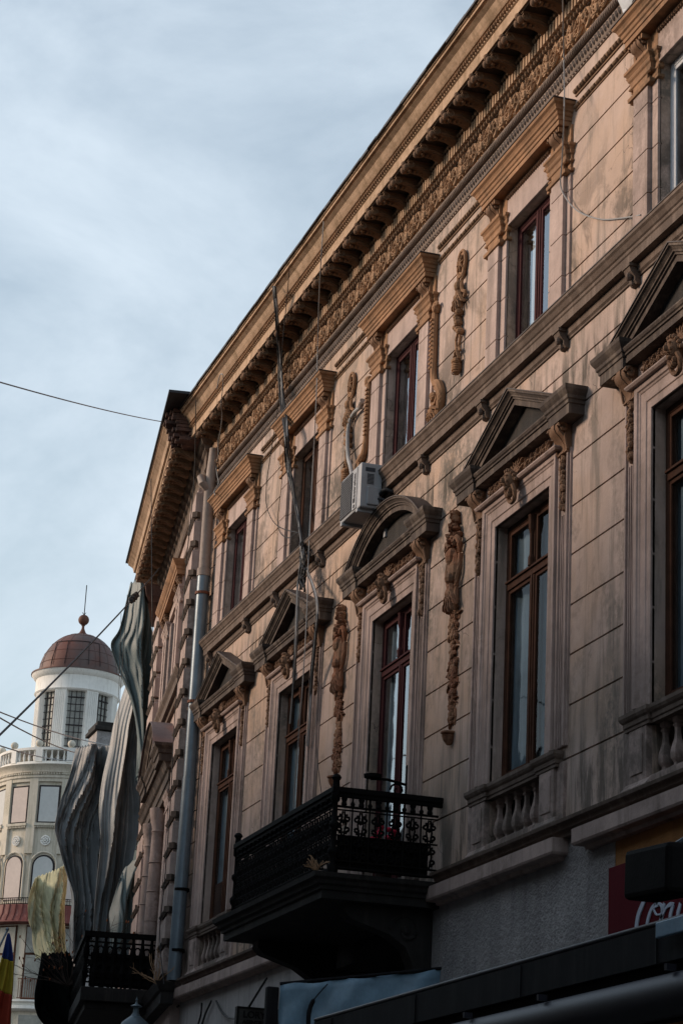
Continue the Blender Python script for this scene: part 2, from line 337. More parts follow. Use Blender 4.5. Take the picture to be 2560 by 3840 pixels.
def capital(mb, x0, x1, p, z0, z1):
    h = z1-z0
    mb.mould([(p, z0), (p+.012, z0+.01), (p+.012, z0+.035*h/.25), (p, z0+.2*h), (p+.004, z0+.42*h), (p+.016, z0+.5*h), (p+.022, z0+.62*h), (p+.016, z0+.68*h), (p+.030, z0+.8*h), (p+.042, z0+.86*h), (p+.042, z0+h)], x0, x1)
def stacked(mb, x0, x1, p0, p1, z0, z1, joints, g=.008):
    zs = [z0]+[j for j in joints if z0+.03 < j < z1-.03]+[z1]
    for a, b in zip(zs[:-1], zs[1:]): mb.box(x0, x1, p0, p1, a+(g/2 if a != z0 else 0), b-(g/2 if b != z1 else 0))
    mb.box(x0+.006, x1-.006, p0, p1-.01, z0, z1)

JL = [5.32, 5.73, 6.13, 6.53, 6.94, 7.34, 7.74, 8.15, 8.55]
JU = [9.39, 9.76, 10.15, 10.54]
# wall with rectangular openings, cut into courses by sunk joints
def wall_courses(mb, x0, x1, z0, z1, joints, holes, depth=.22, g=.016):
    zs = sorted(set([z0, z1]+[j for j in joints if z0 < j < z1])); js = set(joints)
    for a, b in zip(zs[:-1], zs[1:]):
        aa = a+(g/2 if a in js and a != z0 else 0); bb = b-(g/2 if b in js and b != z1 else 0)
        cuts = sorted(set([aa, bb]+[h for H in holes for h in H[2:] if aa < h < bb]))
        for c, d in zip(cuts[:-1], cuts[1:]):
            xs = [x0]
            for H in sorted(holes):
                if H[2] < (c+d)/2 < H[3]: xs += [H[0], H[1]]
            xs.append(x1)
            for k in range(0, len(xs), 2):
                if xs[k+1] > xs[k]: mb.box(xs[k], xs[k+1], -depth, 0, c, d)
    # backing behind the joints
    for j in joints:
        if z0 < j < z1:
            xs = [x0]
            for H in sorted(holes):
                if H[2] < j < H[3]: xs += [H[0], H[1]]
            xs.append(x1)
            for k in range(0, len(xs), 2): mb.box(xs[k]+.001, xs[k+1]-.001, -depth+.01, -.014, j-.02, j+.02)
# ================================================================== ground
g = MB(); g.box(-400, 200, -200, 400, -.3, 0); tag(g.build('road', 'asphalt'), kind='structure')
g = MB(); g.add([(-60, 4.4, .12), (20, 4.4, .12), (20, 6.6, .12), (-60, 6.6, .12), (-60, 4.4, 0), (20, 4.4, 0), (20, 6.6, 0), (-60, 6.6, 0)], [(0, 1, 2, 3), (0, 4, 5, 1), (1, 5, 6, 2), (2, 6, 7, 3), (3, 7, 4, 0)]); tag(g.build('pavement', 'pave'), kind='structure')

# ================================================================== main building
U = 27.75; XR = -10.4+U                      # local x = world X + U
CEN = [x+U for x in (-13.54, -16.67, -20.0, -23.33, -26.33)]
B1 = empty('townhouse', (-U, 6.6, 0)); tag(B1, 'long pink stuccoed townhouse with ochre carved cornice and five window bays, weathered', 'building')
holes = [(c-.5, c+.5, 9.09, 10.45) for c in CEN]
wa = MB(); wall_courses(wa, 0, XR, 8.86, 12.34, JU, holes)
lh = []
for i, c in enumerate(CEN):
    lh.append((c-.6, c+.6, 4.86 if i == 2 else 5.42, 7.65))
    if i != 2: lh.append((c-.585, c+.585, 4.90, 5.28))
wall_courses(wa, 0, XR, 4.72, 8.86, JL, lh)
wa.box(0, .02, -8, -.2, 3, 12.3); wa.box(XR-.02, XR, -8, -.2, 0, 12.3); wa.box(0, XR, -8, -7.8, 0, 12.3)
wa.build('wall', 'wall', B1)
w2 = MB(); w2.box(-14.74+U, XR, -.2, -.004, 3.0, 4.72); w2.build('painted_wall_patch', 'yellow', B1)
w2 = MB(); w2.box(-18.75+U, -14.742+U, -.2, 0, 0, 4.72); w2.build('roughcast_wall', 'grey', B1)
w2 = MB(); w2.box(0, -22.0+U, -.2, -.002, 2.6, 4.72); w2.box(0, -22.0+U, -.2, -.04, 0, 2.6); w2.build('shop_wall', 'shop', B1)
w2 = MB(); w2.box(-22.0+U, -18.75+U, -1.0, -.9, 0, 4.72); w2.box(-22.0+U, -18.75+U, -.9, -.2, 4.4, 4.71); w2.box(-14.742+U, XR, -.2, -.05, 0, 3.0); w2.build('passage_wall', 'dark', B1)
w2 = MB(); w2.box(.1, XR-.1, -1.2, -1.1, 4.7, 12.2); w2.box(.1, XR-.1, -1.1, -.23, 8.6, 8.7); w2.box(.1, XR-.1, -1.1, -.23, 4.74, 4.78)
for c in CEN:
    for s_ in (-1, 1): w2.box(c+s_*1.3-.02, c+s_*1.3+.02, -1.1, -.23, 4.8, 12.1)
    if c != CEN[2]: w2.box(c-.6, c+.6, -.21, -.17, 4.86, 5.32)
w2.build('interior_wall', 'room', B1)
# ---- cornice
co = MB(); co.mould([(.0, 11.97), (.365, 11.97), (.365, 12.085), (.38, 12.092), (.385, 12.10), (.385, 12.138), (.368, 12.142), (.368, 12.152), (.41, 12.156), (.42, 12.168), (.408, 12.172), (.408, 12.18), (.43, 12.21), (.455, 12.255), (.50, 12.282), (.485, 12.286), (.485, 12.296), (.525, 12.30), (.525, 12.325), (.54, 12.33), (.54, 12.345), (0, 12.36)], -.3, XR, (0, 0))
co.build('cornice', 'corn', B1)
co = MB(); co.box(0, XR, .05, .345, 11.958, 11.968); co.build('soffit', 'soffit', B1)  # dark sheet under the corona, shade painted into its colour
eg = MB(); x = -.2
while x < XR: eg.blob((x, .392, 12.118), .021, .022, .024, 0, 6, 4); x += .055
eg.build('egg_moulding', 'ochre', B1)
ro = MB(); rng = random.Random(3); n = 70
for i in range(n):
    a = -.35+(XR+.35)*i/n; b = -.35+(XR+.35)*(i+1)/n; dz = rng.uniform(-.006, .006)
    ro.xprism([(.50, 12.347+dz), (.565+rng.uniform(-.004, .006), 12.342+dz), (.565, 12.366+dz), (.1, 12.40), (.1, 12.36)], a, b+.01)
ro.xprism([(.1, 12.36), (.1, 12.395), (-4, 13.2), (-8, 12.3)], -.0, XR)
ro.build('roof', 'tin', B1)
bm_ = MB(); bm_.mould([(0, 11.69), (.045, 11.69), (.05, 11.75), (.058, 11.755), (.058, 11.85), (.07, 11.855), (.10, 11.90), (.10, 11.97)], 0, XR, (0, 0)); bm_.build('bed_moulding', 'soffit', B1)  # dark backing, shade of the dentil gaps painted in
de = MB(); x = .05
while x < XR: de.box(x, x+.038, .05, .10, 11.748, 11.862); x += .068
de.build('dentil_band', 'corn', B1)
eg = MB(); lf_ = MB(); x = .05; k = 0
while x < XR:
    eg.blob((x, .055, 11.722), .024, .026, .03, 0, 6, 4); eg.blob((x+.034, .055, 11.718), .008, .018, .026, 0, 4, 3)
    lf_.blob((x, .10, 11.895), .026, .022, .024, .2, 6, 4); x += .068
eg.build('egg_and_dart_moulding', 'modl', B1); lf_.build('upper_leaf_moulding', 'modl', B1)
# frieze with scrolled leaves
fr = MB(); fr.box(0, XR, -.01, .022, 11.44, 11.705)
fr.build('frieze', 'frz', B1)
fo = MB(); rng = random.Random(5); x = .3; k = 0
while x < XR-.1:
    z = 11.565; dr = 1 if k % 2 else -1
    if k % 2 == 0:
        spiral(fo, x, .03, z, .095, 1.4, -pi/2, 1, .020, 18, .045)
        for a in range(7): petal(fo, x, .035, z, a*2*pi/7+.3, .075, .022, .04)
        fo.blob((x, .085, z), .03, .03, .03, 0, 7, 5)
        fo.tube(spline([(x-.09, -.05, z-.03), (x-.15, -.06, z-.09), (x-.22, -.06, z-.06), (x-.26, -.05, z+.03)], 4), .014, 5)
        fo.tube(spline([(x+.09, -.05, z-.03), (x+.15, -.06, z-.09), (x+.22, -.06, z-.06), (x+.26, -.05, z+.03)], 4), .014, 5)
    else:
        for a in range(-3, 4): petal(fo, x, .035, z-.09, pi/2+a*.42, .19-.018*abs(a), .021, .035, a*.16)
        fo.blob((x, .07, z-.06), .04, .035, .045, 0, 7, 5); fo.blob((x, .075, z+.02), .026, .03, .035, 0, 7, 5)
        for sx_ in (-1, 1): spiral(fo, x+sx_*.10, .03, z+.06, .045, 1.1, 0, sx_, .014, 12, .035)
        for sx_ in (-1, 1): fo.tube(spline([(x+sx_*.03, -.05, z-.1), (x+sx_*.11, -.06, z-.05), (x+sx_*.14, -.06, z+.05), (x+sx_*.11, -.05, z+.12)], 4), .013, 5)
    for s_ in range(3): fo.blob((x+rng.uniform(-.13, .13), .045, z+rng.uniform(-.1, .1)), rng.uniform(.01, .022), .025, rng.uniform(.014, .03), rng.uniform(-1, 1), 5, 3)
    x += .263; k += 1
fo.build('frieze_ornament', 'frzo', B1)
rp = MB(); x = 0
rp.tube([(0, -.03, 11.40), (XR, -.03, 11.40)], .028, 8)
while x < XR: rp.blob((x, .038, 11.40), .014, .034, .046, -.6, 6, 5); x += .034
rp.build('rope_moulding', 'rope', B1, smooth=True)
rp = MB(); x = 0; rp.mould([(0, 11.21), (.012, 11.21), (.012, 11.24), (.018, 11.245), (.024, 11.34), (.02, 11.36)], 0, XR, (0, 0))
while x < XR: rp.blob((x, .026, 11.30), .020, .022, .040, .3, 5, 4); rp.blob((x+.03, .018, 11.225), .018, .012, .014, 0, 5, 3); x += .058
rp.build('leaf_moulding', 'rope', B1, smooth=True)
# modillions
kn = MB(); mo = MB(); mo.xprism([(.06, 11.85), (.10, 11.84), (.18, 11.875), (.26, 11.885), (.315, 11.90), (.335, 11.93), (.335, 11.972), (.06, 11.972)], -.065, .065)
mo.box(-.078, .078, .06, .345, 11.952, 11.972)
for sx_ in (-1, 1):
    mo.tube([(sx_*.066, -.31+.035*cos(a*pi/4), 11.915+.035*sin(a*pi/4)) for a in range(9)], .013, 5); kn.blob((sx_*.038, .352, 11.888), .034, .034, .038, 0, 8, 6)
    mo.tube([(sx_*.066, -.27, 11.90), (sx_*.066, -.2, 11.905), (sx_*.066, -.12, 11.88)], .012, 5)
kn.blob((0, .362, 11.935), .031, .031, .034, 0, 8, 6)
for i in range(5): mo.blob((0, .30-.045*i, 11.872+.004*i), .035-.003*i, .022, .02, 0, 6, 4)
mod = mo.build('modillion', 'modl', B1, smooth=True); mod.location = (.32, 0, 0); kn.build('knobs', 'orn', mod, smooth=True)
k = 1
while .32+.376*k < XR-.05: copy_tree(mod, B1, (.32+.376*k, 0, 0)); k += 1
# beads below the rope
for zz, nm in ((11.03, .028), (10.885, .022)):
    ed = [0]+[v for c in sorted(CEN) for v in (c-.99, c+.99)]+[XR]
    for a, b in zip(ed[::2], ed[1::2]):
        bd = MB(); x = a+.02; bd.box(a, b, -.01, nm*.45, zz-nm*1.5, zz-nm); bd.box(a, b, -.01, nm*.45, zz+nm, zz+nm*1.5)
        while x < b-.02: bd.blob((x, nm*.5, zz), .034, nm, nm*.9, 0, 6, 4); bd.blob((x+.048, nm*.5, zz), .008, nm, nm, 0, 6, 4); bd.blob((x+.064, nm*.5, zz), .008, nm, nm, 0, 6, 4); x += .112
        bd.build('bead_moulding', 'modl', B1, smooth=True)
# courses
mc = MB(); mc.mould([(0, 8.80), (.014, 8.80), (.014, 8.815), (.03, 8.83), (.035, 8.89), (.09, 8.895), (.09, 8.965), (.10, 8.975), (.10, 9.0), (.112, 9.01), (.13, 9.045), (.145, 9.06), (.145, 9.085), (0, 9.10)], 0.44, XR, (1, 0)); mc.build('string_course', 'course', B1)
mc = MB(); mc.box(.29, XR, 0, .151, 9.087, 9.096); mc.build('ledge_flashing', 'tin2', B1)
cb = MB(); cb.xprism([(0, 8.73), (.03, 8.735), (.05, 8.76), (.05, 8.79), (.085, 8.83), (.095, 8.86), (.095, 8.89), (0, 8.89)], -.055, .055); cb.box(-.07, .07, 0, .105, 8.865, 8.893); cb.blob((0, .075, 8.80), .03, .03, .035, 0, 7, 5); cb.blob((0, .045, 8.745), .02, .02, .02)
cbo = cb.build('corbel', 'course', B1, bevel=.003); first = True
for c in CEN:
    for s_ in (-.88, .88):
        if first: cbo.location = (c+s_, 0, 0); first = False
        else: copy_tree(cbo, B1, (c+s_, 0, 0))
lc = MB(); lc.mould([(0, 4.70), (.05, 4.70), (.06, 4.735), (.09, 4.745), (.10, 4.775), (.13, 4.785), (.135, 4.81), (0, 4.83)], .44, -22.0+U, (1, 0)); lc.mould([(0, 4.70), (.05, 4.70), (.06, 4.735), (.09, 4.745), (.10, 4.775), (.13, 4.785), (.135, 4.81), (0, 4.83)], -18.3+U, XR, (0, 0)); lc.build('lower_string_course', 'course', B1)
P_ = [(0, 4.545), (.05, 4.545), (.06, 4.57), (.12, 4.578), (.13, 4.595), (.13, 4.70), (0, 4.702)]
a1 = MB()
for a, b in ((.3, -22.2+U), (-18.28+U, -15.72+U), (-15.1+U, XR)): a1 = MB(); a1.mould(P_, a, b, (1, 1)); a1.build('fascia', 'trim', B1)

# ---- upper windows
def window(name, hw, z0, z1, wood, trz=None, p=-.085, fw=.05, panel=None):
    f = MB(); f.box(-hw, -hw+fw, p-.06, p, z0, z1); f.box(hw-fw, hw, p-.06, p, z0, z1); f.box(-hw+fw, hw-fw, p-.06, p, z1-fw, z1); f.box(-hw+fw, hw-fw, p-.06, p, z0, z0+fw)
    f.box(-.04, .04, p-.055, p+.004, z0+fw, z1-fw); f.box(-.014, .014, p, p+.014, z0+fw, z1-fw)
    zz = [z0+fw]
    if trz: f.box(-hw+fw, hw-fw, p-.055, p+.012, trz-.045, trz+.03); f.box(-hw+fw-.01, hw-fw+.01, p, p+.03, trz+.012, trz+.032); zz += [trz-.045, trz+.03]
    zz.append(z1-fw)
    for a, b in ((-hw+fw, -.045), (.045, hw-fw)):
        for k in range(0, len(zz), 2):
            s_ = .032; f.box(a, a+s_, p-.045, p-.004, zz[k], zz[k+1]); f.box(b-s_, b, p-.045, p-.004, zz[k], zz[k+1]); f.box(a+s_, b-s_, p-.045, p-.004, zz[k], zz[k]+s_); f.box(a+s_, b-s_, p-.045, p-.004, zz[k+1]-s_, zz[k+1])
    if trz:
        f.lathe([(.0, trz+.03), (.034, trz+.03), (.034, trz+.10), (.022, trz+.13), (.022, z1-fw-.16), (.034, z1-fw-.12), (.036, z1-fw-.03), (.04, z1-fw)], (0, -p-.012, 0), 8)
    if panel: f.box(-hw+fw+.03, hw-fw-.03, p-.035, p-.02, z0+fw, panel)
    return f.build(name, wood, bevel=.004)
def pane(parent, hw, z0, z1, p=-.10, m_='glass'):
    g_ = MB(); g_.add([(-hw+.05, -p, z0+.05), (hw-.05, -p, z0+.05), (hw-.05, -p, z1-.05), (-hw+.05, -p, z1-.05)], [(0, 1, 2, 3)]); return g_.build('pane', m_, parent)
def curtain(parent, x0, x1, z0, z1, m_, p=-.24, name='curtain', scallop=False, seed=1):
    c_ = MB(); n = int((x1-x0)/.02)+1; v = []; rg = random.Random(seed); ph = rg.uniform(0, 6)
    for i in range(n+1):
        x = x0+(x1-x0)*i/n; off = .018*sin(x*42+ph)+.012*sin(x*17+1)
        zb = z0+(.03*abs(sin(x*20)) if scallop else 0)
        v += [(x, -p+off*.6, z1), (x+.01*sin(x*9), -p+off, zb)]
    c_.add(v, [(2*i, 2*i+2, 2*i+3, 2*i+1) for i in range(n)]); return c_.build(name, m_, parent, smooth=True)
def upper_surround(c, i, parent):
    s = MB()
    for sg in (-1, 1):
        a, b = sorted((sg*.50, sg*.94)); stacked(s, a, b, -.01, .02, 9.10, 10.36, JU)
        a, b = sorted((sg*.61, sg*.87)); stacked(s, a, b, .02, .055, 9.10, 10.36, JU)
        s.mould([(0, 9.10), (.065, 9.10), (.065, 9.17), (.055, 9.19)], a-.01, b+.01)
    s.box(-.5, .5, -.01, .02, 10.45, 10.70)
    o = s.build('window_surround', 'trim', parent, bevel=.003); o.location = (c, 0, 0)
    for sg in (-1, 1):
        s = MB(); a, b = sorted((sg*.50, sg*.94)); s.box(a, b, -.01, .022, 10.36, 10.76); capital(s, a, b, .018, 10.40, 10.56); s.mould([(.02, 10.31), (.035, 10.315), (.035, 10.34), (.02, 10.345)], a, b)
        a, b = sorted((sg*.61, sg*.87)); s.box(a, b, .0, .057, 10.31, 10.56); s.box(a+.01, b-.01, 0, .05, 10.56, 10.76); capital(s, a, b, .055, 10.40, 10.57); s.mould([(.05, 10.30), (.07, 10.305), (.074, 10.335), (.055, 10.345)], a, b)
        for k in range(6): s.box(sg*.74-.13+k*.047, sg*.74-.13+k*.047+.025, .05, .105, 10.71, 10.752)
        s.build('capital', 'ochre', o, bevel=.002)
    for sg in (-1, 1):
        k = MB(); console(k, sg*.74, 10.57, 10.74, .17, .115); k.build('console', 'orn', o, smooth=True)
    bd = MB(); x = -.48; bd.box(-.5, .5, .0, .03, 10.735, 10.76)
    while x < .5: bd.blob((x, .03, 10.712), .012, .02, .022, .3, 5, 4); x += .038
    bd.build('bead_moulding', 'orn', o)
    h = MB(); h.mould([(0, 10.757), (.118, 10.757), (.118, 10.80), (.128, 10.805), (.128, 10.835), (.14, 10.845), (.146, 10.87), (.16, 10.88), (.163, 10.895), (.175, 10.915), (.195, 10.93), (.20, 10.955), (0, 10.972)], -.78, .78)
    h.build('hood', 'ochre', o)
    h = MB(); h.mould([(0, 10.957), (.208, 10.957), (.208, 10.967), (0, 10.986)], -.78, .78, (1, 1)); h.build('flashing', 'tin2', o)
    return o
for i, c in enumerate(CEN):
    upper_surround(c, i, B1)
    w = window('window', .5, 9.09, 10.45, ['white', 'redwood', 'redwood', 'brownwood', 'redwood'][i]); w.parent = B1; w.location = (c, 0, 0)
    pane(w, .5, 9.09, 10.45)
    if i == 1: curtain(w, -.33, .0, 9.12, 10.4, 'curtain', -.17, seed=2); curtain(w, .0, .45, 9.12, 10.42, 'curtain', -.16)
    elif i == 2: curtain(w, -.2, .0, 9.12, 10.40, 'curtain', -.17, seed=4); curtain(w, .02, .45, 9.12, 10.42, 'curtain', -.16, seed=6)
    elif i == 3: g_ = MB(); g_.box(-.45, .0, -.19, -.17, 9.15, 10.35); g_.build('poster', 'poster', w)
    elif i == 4: g_ = MB(); g_.box(-.45, -.02, -.17, -.15, 9.14, 10.40); g_.build('blind', 'acd', w); curtain(w, .0, .45, 9.12, 10.4, 'teal', -.2)
# scrolls flanking the middle upper window
for sg in (-1, 1):
    s = MB(); c = CEN[2]
    s.tube(spline([(c+sg*1.0, -.03, 10.33), (c+sg*1.01, -.035, 10.0), (c+sg*1.02, -.035, 9.72), (c+sg*1.08, -.035, 9.58), (c+sg*1.2, -.035, 9.52), (c+sg*1.27, -.035, 9.40), (c+sg*1.25, -.035, 9.28), (c+sg*1.14, -.03, 9.14)], 6), [.035]*20+[.045]*22+[.03], 8)
    s.blob((c+sg*1.03, .03, 10.37), .05, .05, .055, 0, 10, 6); spiral(s, c+sg*1.04, .03, 10.37, .065, 1.2, 0, sg, .016, 14, .03)
    for k in range(12): s.box(c+sg*1.0-.03, c+sg*1.0+.03, .05, .075, 9.75+k*.045, 9.765+k*.045)
    spiral(s, c+sg*1.14, .03, 9.40, .10, 1.3, pi/2, -sg, .024, 16, .04)
    for a in range(6): petal(s, c+sg*1.12, .03, 9.32, -pi/2+a*.4-1, .16, .03, .05, .2)
    s.blob((c+sg*1.12, .06, 9.42), .04, .045, .05, 0, 8, 6)
    s.build('scroll_ornament', 'ochre', B1)
# hanging trophies between the upper windows
for c in (-18.3+U, -21.66+U):
    s = MB(); rng = random.Random(int(c*10))
    s.lathe([(0, .0), (.10, .0), (.105, .02), (.085, .035), (.05, .03), (0, .04)], (0, 0, 0), 16)
    n_ = len(s.v); s.v = [(c+x*.9, -z, 10.56+y*1.25) for x, y, z in s.v]
    for a in range(8): petal(s, c, .03, 10.56, a*pi/4, .085, .016, .02)
    s.tube([(c+.105*.92*cos(a*pi/12), -.03, 10.56+.13*sin(a*pi/12)) for a in range(25)], .016, 6)
    for sg in (-1, 1): s.tube(spline([(c+sg*.08, -.03, 10.46), (c+sg*.05, -.04, 10.36), (c+sg*.07, -.04, 10.26), (c+sg*.13, -.03, 10.22), (c+sg*.10, -.03, 10.18)], 5), .017, 6)
    for a in range(5): petal(s, c, .03, 10.28, -pi/2+(a-2)*.35, .2, .028, .04)
    s.blob((c, .05, 10.32), .05, .05, .06, 0, 8, 6)
    for k in range(7): s.blob((c+rng.uniform(-.05, .05), .04, 10.06-.035*k), .04, .045, .035, 0, 7, 5)
    for sg in (-1, 1): s.tube(spline([(c, -.04, 9.86), (c+sg*.05, -.04, 9.80), (c+sg*.035, -.04, 9.70), (c+sg*.07, -.04, 9.65)], 5), .014, 6); petal(s, c, .03, 9.70, -pi/2+sg*.5, .14, .02, .03)
    s.blob((c, .05, 9.565), .062, .05, .035, 0, 10, 5); s.blob((c, .045, 9.51), .05, .05, .085, 0, 10, 7)
    for k in range(5): s.tube([(c+.052*cos(a*pi/8), -.045-.045*sin(a*pi/8), 9.54-.022*k) for a in range(9)], .005, 4)
    s.build('hanging_trophy', 'ochre', B1)

# ---- lower windows
ARCH = [(-.02, 0), (.016, 0), (.018, .06), (.028, .066), (.028, .145), (.036, .152), (.04, .165), (.052, .172), (.056, .20), (.056, .215), (-.02, .215)]
def mask(mb, x, p, z):
    """carved smiling head with curls and beard on a shell"""
    for a in range(-3, 4): petal(mb, x, p, z+.06, pi/2+a*.42, .16, .026, .03)
    mb.blob((x, p+.07, z), .062, .075, .088, 0, 12, 9)
    mb.blob((x, p+.145, z-.008), .014, .024, .026, 0, 6, 5); mb.blob((x, p+.135, z+.012), .010, .016, .03, 0, 6, 4)
    for sg in (-1, 1):
        mb.blob((x+sg*.026, p+.125, z+.014), .013, .012, .009, 0, 6, 4); mb.blob((x+sg*.026, p+.13, z+.032), .022, .012, .007, sg*-.2, 6, 4)
        mb.blob((x+sg*.033, p+.12, z-.018), .018, .02, .018, 0, 6, 4); mb.blob((x+sg*.066, p+.07, z), .014, .02, .026, 0, 6, 4)
        for k in range(5): mb.blob((x+sg*(.02+.016*k), p+.11-.012*k, z+.078-.011*k*k*.5), .02, .022, .018, 0, 6, 4)
        mb.tube(spline([(x+sg*.05, -p-.08, z-.05), (x+sg*.075, -p-.07, z-.11), (x+sg*.05, -p-.06, z-.17), (x+sg*.0, -p-.06, z-.19)], 4), .02, 6)
    mb.blob((x, p+.13, z-.043), .026, .012, .006, 0, 8, 4); mb.blob((x, p+.128, z-.056), .02, .014, .008, 0, 8, 4); mb.blob((x, p+.115, z-.075), .024, .026, .02, 0, 8, 5)
    for k in range(9): mb.blob((x+(-.04+.01*k), p+.09, z-.10-.02*(k % 2)-.02*(1-abs(k-4)/4)), .014, .03, .026, 0, 6, 4)
def lower_window(c, i):
    zb = 4.86 if i == 2 else 5.42
    s = MB(); s.sweep(ARCH, [(-.60, zb), (-.60, 7.65), (.60, 7.65), (.60, zb)])
    for sg in (-1, 1):
        a, b = sorted((sg*.815, sg*1.04)); s.box(a, b, -.01, .018, zb, 7.84)
        for q_, dd in ((.835, .018), (.995, .018)): a, b = sorted((sg*q_, sg*(q_+.025))); s.box(a, b, .018, .018+dd, zb, 7.84)
        for q_ in (.885, .92, .955): a, b = sorted((sg*q_, sg*(q_+.014))); s.box(a, b, .018, .028, zb, 7.30)
    s.mould([(0, 7.862), (.085, 7.862), (.10, 7.88), (.10, 7.892), (.02, 7.90)], -.80, .80); s.box(-.82, .82, 0, .02, 7.86, 8.06)
    o = s.build('architrave', 'trim', B1, bevel=.003); o.location = (c, 0, 0)
    rng = random.Random(40+i)
    for sg in (-1, 1):
        t = MB(); x = .17
        while x < .72:
            spiral(t, sg*x, .02, 7.965, .045, 1.2, pi*(x > .4), sg if int(x*10) % 2 else -sg, .013, 12, .035); 
            for a in range(5): petal(t, sg*x, .02, 7.97, a*1.26+x*9, .06, .017, .035)
            x += .115
        t.build('carved_frieze', 'orn', o)
    t = MB(); mask(t, 0, .04, 7.87); t.build('mask', 'orn', o, smooth=True)
    for sg in (-1, 1):
        t = MB(); leafy(t, rng, sg*.925, 7.33, 7.80, .055, .02, .026); t.build('garland', 'orn', o)
        t = MB(); console(t, sg*.93, 7.80, 8.05, .19, .135); t.build('console', 'orn', o, smooth=True)
    # hood
    h = MB(); hp = [(0, 8.068), (.115, 8.068), (.115, 8.122), (.128, 8.127), (.128, 8.142), (.14, 8.15), (.15, 8.168), (.15, 8.18), (0, 8.19)]
    h.mould(hp, -1.12, 1.12)
    for sg in (-1, 1):
        a, b = sorted((sg*.98, sg*1.13)); h.mould([(0, 8.035), (.135, 8.035), (.135, 8.115), (.145, 8.12), (.148, 8.145), (.16, 8.155), (.163, 8.18), (.178, 8.20), (.192, 8.225), (.195, 8.255), (0, 8.26)], a, b)
    RK = [(-.02, 0), (.10, 0), (.10, .045), (.115, .05), (.115, .064), (.13, .07), (.132, .082), (.15, .10), (.165, .108), (.165, .125), (-.02, .125)]
    TN = [(-.02, .126), (.175, .126), (.175, .134), (-.02, .138)]
    if i == 2:
        Rr = 1.65; zc = 8.55-Rr; pts = [(Rr*sin(a), zc+Rr*cos(a)) for a in [(-1+2*k/28)*math.asin(1.05/Rr) for k in range(29)]]
    else: pts = [(-1.09, 8.105), (0, 8.55), (1.09, 8.105)]
    h.sweep(RK, pts); hd = h.build('pediment', 'ped', B1); hd.location = (c, 0, 0)
    t = MB(); t.sweep(TN, pts); t.build('flashing', 'tin2', hd)
    tp = [(x_, z_+.02) for x_, z_ in pts]; t = MB(); t.prism([(x_*.98, z_+.01) for x_, z_ in pts], -.02, .008); t.build('tympanum', 'dark', hd)  # near-black panel, shade of the pediment recess painted into its colour
    # window
    w = window('window', .6, zb, 7.65, ['brownwood', 'brownwood', 'redwood', 'brownwood', 'brownwood'][i], 7.12, -.10, .055, 5.9 if i == 4 else None); w.parent = B1; w.location = (c, 0, 0)
    pane(w, .6, zb, 7.65, -.118, 'dglass')
    curtain(w, -.56, -.02, zb+.1, 7.6, 'teal', -.18, seed=i); curtain(w, .04, .56, zb+.1, 7.6, 'teal', -.19, seed=i+9)
    if i == 2: return
    # balustrade under the window
    b_ = MB()
    lp = [(0, 5.27), (.055, 5.27), (.055, 5.292), (.064, 5.30), (.066, 5.33), (.08, 5.345), (.09, 5.365), (.09, 5.392), (0, 5.405)]
    lg = MB(); lg.mould([(max(0, p-.022), z) for p, z in lp], -.87, .87)
    for sg in (-1, 1):
        a, b = sorted((sg*.59, sg*.88)); lg.mould(lp, a, b); b_.box(a, b, -.02, .048, 4.86, 5.27); b_.box(a+.05, b-.05, .04, .056, 4.94, 5.22)
        b_.mould([(0, 4.82), (.075, 4.82), (.075, 4.85), (.06, 4.865), (.048, 4.89)], a, b)
        a, b = sorted((sg*.88, sg*1.02)); b_.box(a, b, -.01, .026, 4.84, 5.30)
    b_.box(-.59, .59, -.16, .03, 4.82, 4.905)
    bo = b_.build('balustrade', 'trim', B1, bevel=.004); bo.location = (c, 0, 0); lg.build('ledge', 'course', bo)
    for k in range(6):
        x = -.49+k*.196; q_ = MB()
        q_.lathe([(.045, 4.905), (.045, 4.93), (.03, 4.94), (.03, 4.955), (.052, 4.985), (.058, 5.02), (.05, 5.06), (.03, 5.12), (.024, 5.165), (.026, 5.20), (.038, 5.212), (.038, 5.222), (.03, 5.23), (.045, 5.25), (.045, 5.28)], (x, .055, 0), 4, rot=pi/4)
        q_.box(x-.04, x+.04, -.095, -.015, 4.905, 4.93); q_.build('baluster', 'trim', bo, bevel=.003)
for i, c in enumerate(CEN): lower_window(c, i)
